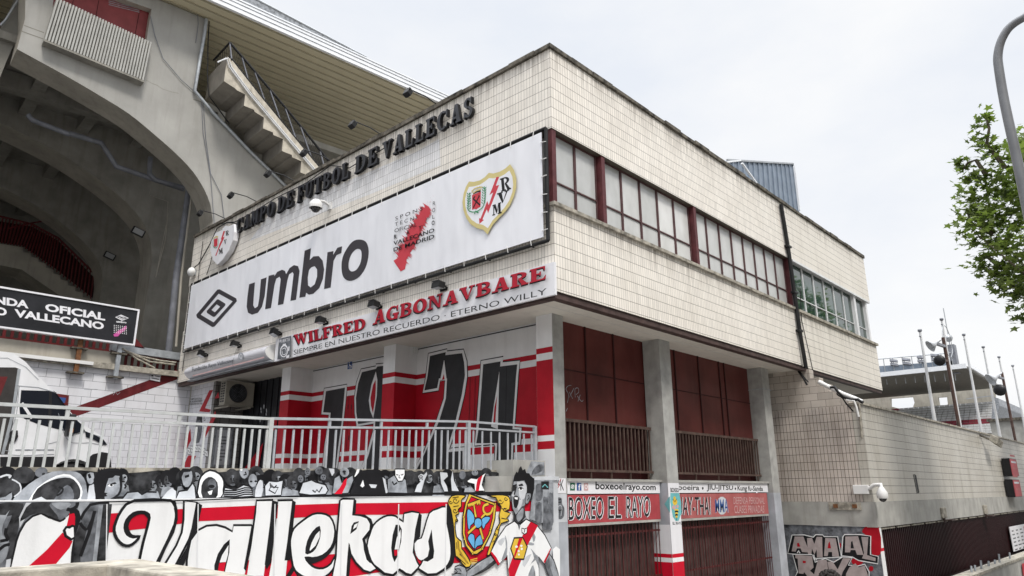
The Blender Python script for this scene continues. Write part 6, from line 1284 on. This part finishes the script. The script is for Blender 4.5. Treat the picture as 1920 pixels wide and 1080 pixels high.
m.prism([g0, g1, g0+V((0, 0, 1.1))], k_*.04, 'mural_mid', 'roof_white'); m.tube([g0+V((0, 0, 1.1)), g1], .04, 'steel', 6)
m.build('roof_gutter', GS)
# ------------------------------------------------------------------ far stand, poles
FX = 80; fw_ = xw(FX); C2 = lambda a, b: (1620+a*.2778, 580+b*.2778)
FS = thing('far_grandstand', 'far grandstand with flat roof, light gantry and red and white seats', 'grandstand', (FX, 12, 0))
f1 = fw_.hit(*C2(120, 480)); f2 = fw_.hit(*C2(697, 404)); f1 = f1+(f1-f2)*1.2; zr = f2.z; f1.z = zr
b2 = hz(*C2(908, 530), zr); dd = b2-f2; b1 = f1+dd
m = MB(); m.prism([f1, f2, b2, b1], (0, 0, .35), 'far_soffit'); m.build('roof', FS)
m = MB(); e = (f2-f1).normalized(); m.obox(f1+V((-.3, 0, .1)), f2-f1, V((.29, 0, 0)), (0, 0, .5), 'roof_white'); m.obox(f2+V((0, -.2, .1)), dd, V((0, -.2, 0)), (0, 0, .45), 'roof_white'); m.build('fascia', FS)
bw = xw(FX+22)
m = MB(); hb = lambda l: [bw.hit(*C2(*q)) for q in l]
m.prism(hb([(-200, 540), (890, 500), (880, 660), (600, 720), (-200, 800)]), (.6, 0, 0), 'stand_dark', None, [hb([(178, 602), (330, 590), (341, 630), (320, 690), (180, 655)]), hb([(498, 595), (560, 590), (566, 640), (545, 655), (510, 660)])]); m.build('rear_wall', FS)
m = MB(); rows = 13
for i in range(rows):
    t = i/(rows-1); w3 = xw(FX+8+12*t); l_ = w3.hit(*C2(330+260*(1-t), 660+170*(1-t))); r_ = w3.hit(*C2(872-14*(1-t), 632+200*(1-t))); z = r_.z
    m.box(w3.o.x, w3.o.x+1, r_.y-.3, l_.y+9, z-1.2, z-.05, 'stand_inner')
    n = int((l_.y+9-r_.y)/.62)
    for j in range(n):
        y = r_.y+j*.62; red = (3 < i < 6 and j < 9+2*(i % 2)) or (i < 3 and 6 < j < 15) or (i > 8 and 17 < j < 24); och = 24 <= j < 27 and i > 3
        m.box(w3.o.x-.05, w3.o.x+.35, y, y+.54, z-.05, z+.2, 'ochre' if och else 'seat_red' if red else 'seat_white')
sb = m.build('seat_rows', FS); sb['kind'] = 'stuff'
m = MB(); w4 = xw(FX+1.5); A_, B_ = w4.hit(*C2(120, 405)), w4.hit(*C2(600, 372)); A_ = A_+(A_-B_)*.5
m.obox(A_+V((0, 0, -.35)), B_-A_, V((1, 0, 0)), (0, 0, .75), 'tin_blue'); m.tube([A_+V((0, 0, 1.2)), B_+V((0, 0, 1.3))], .06, 'steel', 6)
for i in range(12): p = A_.lerp(B_, i/11); m.tube([p+V((0, 0, -1.8)), p+V((0, 0, 1.2))], .05, 'steel', 6)
tw = w4.hit(*C2(595, 370)); m.box(tw.x, tw.x+1, tw.y-.5, tw.y+.5, tw.z-1, tw.z+2.2, 'pipe_grey'); m.tube([tw+V((.5, 0, 2)), tw+V((.5, 0, 6.5))], .05, 'steel', 6); m.ball(tw+V((.4, 0, 3)), .45, 'steel', 8)
m.build('light_gantry', FS)
for a, b in ((185, 355), (270, 348), (368, 333), (462, 320)):
    p = w4.hit(*C2(a, b)); m = MB(); m.obox(p+V((-.3, -.7, -.55)), (.2, 0, -.1), (0, .8, .2), (.1, 0, .25), 'pipe_grey'); m.obox(p+V((-.3, -.7, -.1)), (.2, 0, -.1), (0, .8, .2), (.1, 0, .25), 'pipe_grey'); m.tube([p+V((.2, 0, -1.4)), p], .06, 'steel', 6); m.build('floodlight', FS)
m = MB(); q = [fw_.hit(*C2(a, b)) for a, b in ((870, 590), (905, 600), (915, 650), (885, 760), (860, 750))]; m.prism(q, (14, 0, 0), 'mural_mid'); m.rbar(fw_.hit(*C2(690, 605)), fw_.hit(*C2(880, 582)), .1, .1, 'steel'); m.build('side_screen', FS)
hw = xw(70); q = [hw.hit(*C2(*p)) for p in ((850, 768), (1052, 748), (1052, 900), (850, 860))]
t = thing('concrete_hut', 'grey concrete hut beyond the boundary wall at the right edge', 'hut', q[3])
m = MB(); m.box(70, 76, q[1].y-3, q[0].y, 0, q[1].z, 'concrete'); m.build('wall', t); m = MB(); m.box(69.8, 76.2, q[1].y-3.2, q[0].y+.2, q[1].z, q[1].z+.25, 'coping'); m.build('roof', t)
FLAB = ['nearest of the six, rising just right of the block', 'second from the left, rising behind the first loudspeaker horn', 'third from the left, alone in front of the far roof', 'fourth from the left, at the corner of the far roof', 'fifth from the left, behind the second loudspeaker horn', 'last and shortest at the right edge']
for (x, z), l in zip(((36.35, 11.62), (42.3, 13.3), (48.25, 13.2), (54.5, 13.2), (60.4, 13.2), (66.35, 13.2)), FLAB):
    t = thing('flagpole', 'bare white flagpole, '+l, 'flagpole', (x, 2.5, 0), 'flagpoles behind the boundary wall')
    m = MB(); m.tube([(x, 2.5, 0), (x-.02, 2.5, 6), (x-.05, 2.5, z)], [.115, .10, .06], 'flag_pole', 8); m.build('pole', t)
    m = MB(); m.lathe([(0, .12), (.11, .1), (.12, 0), (.08, -.05)], (x-.05, 2.5, z), (0, 0, 1), 'pipe_grey', 8); m.build('finial', t); m = MB(); m.tube([(x-.05, 2.5, z-.3), (x-.3, 2.5, z-.35)], .04, 'pipe_grey', 5); m.build('pulley', t)
for k, (top_, bot_, hp, bp) in enumerate(((C2(533, 190), C2(640, 775), C2(490, 232), C2(510, 345)), (C2(930, 425), C2(1037, 888), C2(900, 455), C2(917, 545)))):
    pw_ = yw(1.6); p, q = pw_.hit(*top_), pw_.hit(*bot_); x = p.x
    t = thing('speaker_pole', ('dark pole with a horn loudspeaker and a round speaker, in front of the second flagpole', 'dark pole with a horn loudspeaker and a round speaker, farther right near the last flagpole')[k], 'speaker pole', (x, 1.6, 0), 'poles with loudspeakers')
    m = MB(); m.tube([(x+.3, 1.6, 0), (x, 1.6, p.z)], .09, 'brown_pole', 8); m.build('pole', t)
    h = pw_.hit(*hp); ax = (-RT*.8+_f*.12+V((0, 0, -.5))).normalized(); s = (x-CAM.x)/52*.62
    m = MB(); m.lathe([(.08*s, -.5*s), (.12*s, -.2*s), (.3*s, .35*s), (.62*s, .8*s), (.6*s, .8*s), (.1*s, .1*s)], h+V((.1, 0, .1)), ax, 'mural_light', 16); m.rbar(h, (x, 1.6, h.z+.1), .15, .15, 'pipe_grey'); m.build('horn', t)
    h = pw_.hit(*bp); m = MB(); m.ball(h, .55*s, 'sign_black', 14, (.6, 1, 1)); m.rbar(h, (x, 1.6, h.z+.2), .12, .12, 'brown_pole'); m.build('round_speaker', t)
    if k == 0:
        m = MB(); c = pw_.hit(*C2(562, 215)); m.tube([c+V((.0+1.0*math.cos(2*math.pi*i/16), 0, .95*math.sin(2*math.pi*i/16))) for i in range(16)], .018, 'steel', 4, True); m.build('cable_loop', t)
# ------------------------------------------------------------------ street lamp
lw4 = xw(4.0); lp = [lw4.hit(*q) for q in ((1905, 290), (1884, 195), (1873, 130), (1871, 105), (1876, 80), (1888, 57), (1903, 43), (1920, 33))]
b0 = V((4, lp[0].y+.02, 0)); SLp = thing('street_lamp', 'tall grey street lamp with a bent arm at the right edge', 'street lamp', b0)
m = MB(); pts = [b0, V((4, lp[0].y+.01, 4))]+[tuple(q) for q in crom([tuple(p) for p in lp], False, 3)]; pts += [V(pts[-1])+V((0, -.5, .2)), V(pts[-1])+V((0, -1.5, .35))]
m.tube(pts, [.11, .095]+[.075-.012*i/len(pts) for i in range(len(pts)-2)], 'lamp_grey', 10); m.build('pole', SLp)
m = MB(); e = V(pts[-1]); m.obox(e+V((-.15, -.7, -.06)), (.3, 0, 0), (0, .8, -.05), (0, 0, .16), 'lamp_grey'); m.build('lantern', SLp, bevel=.04)
# ------------------------------------------------------------------ plane tree
random.seed(11)
def mktree(center, base):
    t = thing('plane_tree', 'leafy plane tree reaching into the picture at the right edge', 'tree', base)
    tr = MB(); fork = V((base.x, base.y, 4.2))
    tr.tube([base, base+V((.05, 0, 2)), fork], [.32, .26, .22], 'bark', 10)
    ends = []
    for i in range(13):
        a = 2*math.pi*i/13+random.uniform(-.2, .2); h = random.uniform(-.7, 1); r_ = 3.3*math.sqrt(max(.1, 1-h*h*.8))
        e = center+V((math.cos(a)*r_*.8, math.sin(a)*r_*.8, h*2.4)); mid = fork.lerp(e, .5)+V((random.uniform(-.4, .4), random.uniform(-.4, .4), random.uniform(.1, .7)))
        pth = crom([tuple(fork), tuple(mid), tuple(e)], False, 4); tr.tube(pth, [.13-.105*k/(len(pth)-1) for k in range(len(pth))], 'bark', 6); ends += [V(q) for q in pth[3:]]
    lf = MB(); 
    star = []
    for k in range(10): a = math.pi*2*k/10; rr = (1, .42)[k % 2]*(1 if k not in (4, 6) else .75); star.append((math.cos(a)*rr, math.sin(a)*rr))
    def leaves(c, n, rad):
        for _ in range(n):
            o = c+V((random.gauss(0, rad), random.gauss(0, rad), random.gauss(0, rad*.8)))
            u = V((random.gauss(0, 1), random.gauss(0, 1), random.gauss(0, .5))).normalized(); v_ = u.cross(V((random.gauss(0, .5), random.gauss(0, .5), 1))).normalized(); s = random.uniform(.09, .165)
            lf.raw([o+u*(a*s)+v_*(b*s) for a, b in star], [range(10)], 'leaf')
    for e in ends: leaves(e, 34, .30)
    for i in range(78):
        while True:
            d = V((random.uniform(-1, 1), random.uniform(-1, 1), random.uniform(-1, 1)))
            if .25 < d.length < 1: break
        c = center+V((d.x*3.0, d.y*3.0, d.z*2.7)); leaves(c, random.randint(24, 60), random.uniform(.18, .4))
        if random.random() < .45: e = min(ends, key=lambda q: (q-c).length); tr.tube([e, c], [.03, .01], 'bark', 5)
    return t, tr, lf, leaves
rd = ray(2030, 395).normalized(); ctr = CAM+rd*25; base = V((ctr.x+.6, ctr.y-.4, 0))
T1, tr, lf, leaves = mktree(ctr, base)
at = lambda px, py: CAM+ray(px, py).normalized()*24.2
for pth in ([(1862, 440), (1840, 425), (1823, 420), (1812, 395)], [(1885, 315), (1850, 270), (1855, 240), (1848, 218)], [(1850, 330), (1830, 300), (1815, 305), (1806, 318)], [(1875, 500), (1850, 480), (1835, 490)]):
    P_ = [at(*q) for q in pth]; tr.tube(P_, [.07, .05, .035, .02][:len(P_)], 'bark', 6)
for (a, b, n, r_) in ((1848, 222, 26, .16), (1828, 235, 12, .1), (1843, 262, 40, .22), (1862, 285, 50, .3), (1800, 310, 30, .17), (1812, 300, 14, .12), (1816, 338, 16, .12), (1838, 330, 40, .25), (1860, 350, 60, .35), (1815, 372, 24, .15), (1822, 395, 16, .15), (1850, 400, 60, .3), (1880, 420, 90, .45), (1828, 452, 16, .12), (1850, 455, 40, .25), (1878, 470, 70, .4), (1840, 505, 34, .2), (1868, 510, 60, .28), (1880, 535, 34, .2), (1908, 555, 30, .2), (1913, 600, 26, .16), (1910, 500, 80, .4), (1890, 350, 80, .4), (1905, 290, 80, .4), (1895, 385, 80, .4)):
    leaves(at(a, b), int(n*.9), r_*.8)
tr.build('trunk', T1); lf.build('crown', T1)
T2 = dup(T1, (32, -8.5, 0), 'leafy plane tree farther down the street, seen mirrored in the white framed windows', None); T2.scale = (1.15, 1.15, 1.1)
# ------------------------------------------------------------------ passer-by at the bottom edge
pc = hz(1556, 1070, 1.80); PX, PY = pc.x, pc.y
PR = thing('person', 'person with short dark curly hair walking past below the graffiti', 'person', (PX, PY, 0))
def skin(name, joints, edges, mat, parent):
    me = bpy.data.meshes.new(name); me.from_pydata([j[0] for j in joints], edges, []); o = bpy.data.objects.new(name, me); COL.objects.link(o); o.parent = parent
    s = o.modifiers.new('skin', 'SKIN'); 
    for k, j in enumerate(joints): me.skin_vertices[0].data[k].radius = (j[1], j[1]*(j[2] if len(j) > 2 else 1))
    me.skin_vertices[0].data[0].use_root = True
    b = o.modifiers.new('sub', 'SUBSURF'); b.levels = 1; b.render_levels = 2; me.materials.append(MATS[mat]); return o
J = [((0, 0, .95), .14, .8), ((0, 0, 1.2), .14, .75), ((0, 0, 1.42), .15, .7), ((0, 0, 1.5), .065), ((0, 0, 1.57), .06), ((0, -.01, 1.66), .085, 1.15), ((0, -.005, 1.75), .075, 1.1),
     ((.19, 0, 1.43), .06), ((.25, .02, 1.15), .045), ((.24, -.1, .92), .035), ((.24, -.13, .84), .038, .5), ((-.19, 0, 1.43), .06), ((-.25, .03, 1.15), .045), ((-.25, -.02, .92), .035), ((-.25, -.04, .84), .038, .5),
     ((.1, 0, .86), .09), ((.1, -.08, .48), .065), ((.1, .04, .09), .045), ((.1, -.12, .04), .04), ((-.1, 0, .86), .09), ((-.1, .06, .48), .065), ((-.1, .22, .1), .045), ((-.1, .08, .04), .04)]
E_ = [(0, 1), (1, 2), (2, 3), (3, 4), (4, 5), (5, 6), (2, 7), (7, 8), (8, 9), (9, 10), (2, 11), (11, 12), (12, 13), (13, 14), (0, 15), (15, 16), (16, 17), (17, 18), (0, 19), (19, 20), (20, 21), (21, 22)]
skin('body', J, E_, 'skin', PR)
m = MB()
for sx in (-1, 1):
    for k in range(4): x = PX+sx*.245+(k-1.5)*.018; y0 = PY-(.135 if sx > 0 else .045); m.tube([(x, y0, .82), (x, y0-.012, .775), (x, y0-.004, .735+.008*abs(k-1.5))], [.009, .008, .006], 'skin', 6)
    m.tube([(PX+sx*.215, PY-.13, .85), (PX+sx*.2, PY-.15, .81), (PX+sx*.205, PY-.155, .78)], [.01, .009, .007], 'skin', 6)
    m.ball((PX+sx*.033, PY-.098, 1.685), .012, 'sign_white', 8); m.ball((PX+sx*.094, PY, 1.67), .028, 'skin', 8, (.4, .8, 1.2))
m.ball((PX, PY-.115, 1.65), .018, 'skin', 8, (.8, 1, 1.4)); m.box(PX-.025, PX+.025, PY-.107, PY-.095, 1.602, 1.61, 'sign_red'); m.build('face_and_hands', PR)
skin('shirt', [((0, 0, .93), .165, .8), ((0, 0, 1.2), .16, .78), ((0, 0, 1.43), .165, .72), ((.2, 0, 1.43), .078), ((.25, .02, 1.2), .065), ((-.2, 0, 1.43), .078), ((-.25, .03, 1.2), .065)], [(0, 1), (1, 2), (2, 3), (3, 4), (2, 5), (5, 6)], 'shirt_grey', PR)
skin('trousers', [((0, 0, .93), .15, .85), ((.1, 0, .84), .105), ((.1, -.08, .48), .082), ((.1, .04, .12), .07), ((-.1, 0, .84), .105), ((-.1, .06, .48), .082), ((-.1, .22, .13), .07)], [(0, 1), (1, 2), (2, 3), (0, 4), (4, 5), (5, 6)], 'trousers_blue', PR)
m = MB(); random.seed(3)
for i in range(260):
    a, h = random.uniform(0, 2*math.pi), random.uniform(-.25, 1); r_ = math.sqrt(max(0, 1-h*h))
    if h < .3 and math.sin(a) < -.2: continue
    m.ball((PX+math.cos(a)*r_*.105, PY+.01+math.sin(a)*r_*.118, 1.70+h*.10), random.uniform(.014, .026), 'hair_dark', 6)
m.build('hair', PR)
# ------------------------------------------------------------------ unseen blocks of flats, added to cut the sky light behind the viewer
def flats(x0, x1, y0, y1, h, lab, face, wallm):
    t = thing('added_flats', lab, 'building', ((x0+x1)/2, (y0+y1)/2, 0), 'added flats out of view')
    m = MB(); m.box(x0, x1, y0, y1, 0, h, wallm); m.build('wall', t)
    m = MB(); m.box(x0-.3, x1+.3, y0-.3, y1+.3, h, h+.5, 'sill_stone'); m.build('roof', t)
    L = (y1-y0) if face == 'x' else (x1-x0); n = int(L/3.2)
    for f in range(int(h/3)):
        m = MB()
        for i in range(n):
            a = 1+i*3.2; z = 1+f*3
            if face == 'x': m.box(x1, x1+.04, y0+a, y0+a+1.5, z, z+1.5, 'car_glass'); m.box(x1+.002, x1+.25, y0+a-.1, y0+a+1.6, z-.12, z-.002, 'sill_stone')
            else: m.box(x0+a, x0+a+1.5, y1, y1+.04, z, z+1.5, 'car_glass'); m.box(x0+a-.1, x0+a+1.6, y1+.002, y1+.25, z-.12, z-.002, 'sill_stone')
        m.build('window_row', t)
M('flat_brick', (.22, .11, .075), .8, var=.2); M('flat_cream', (.34, .29, .23), .8, var=.15)
flats(-70, -58, -30, 40, 15, 'added brick block of flats out of view across the square, shading it', 'x', 'flat_brick')
flats(-34, 70, -44, -32, 18, 'added cream block of flats out of view, shading the street', 'y', 'flat_cream')
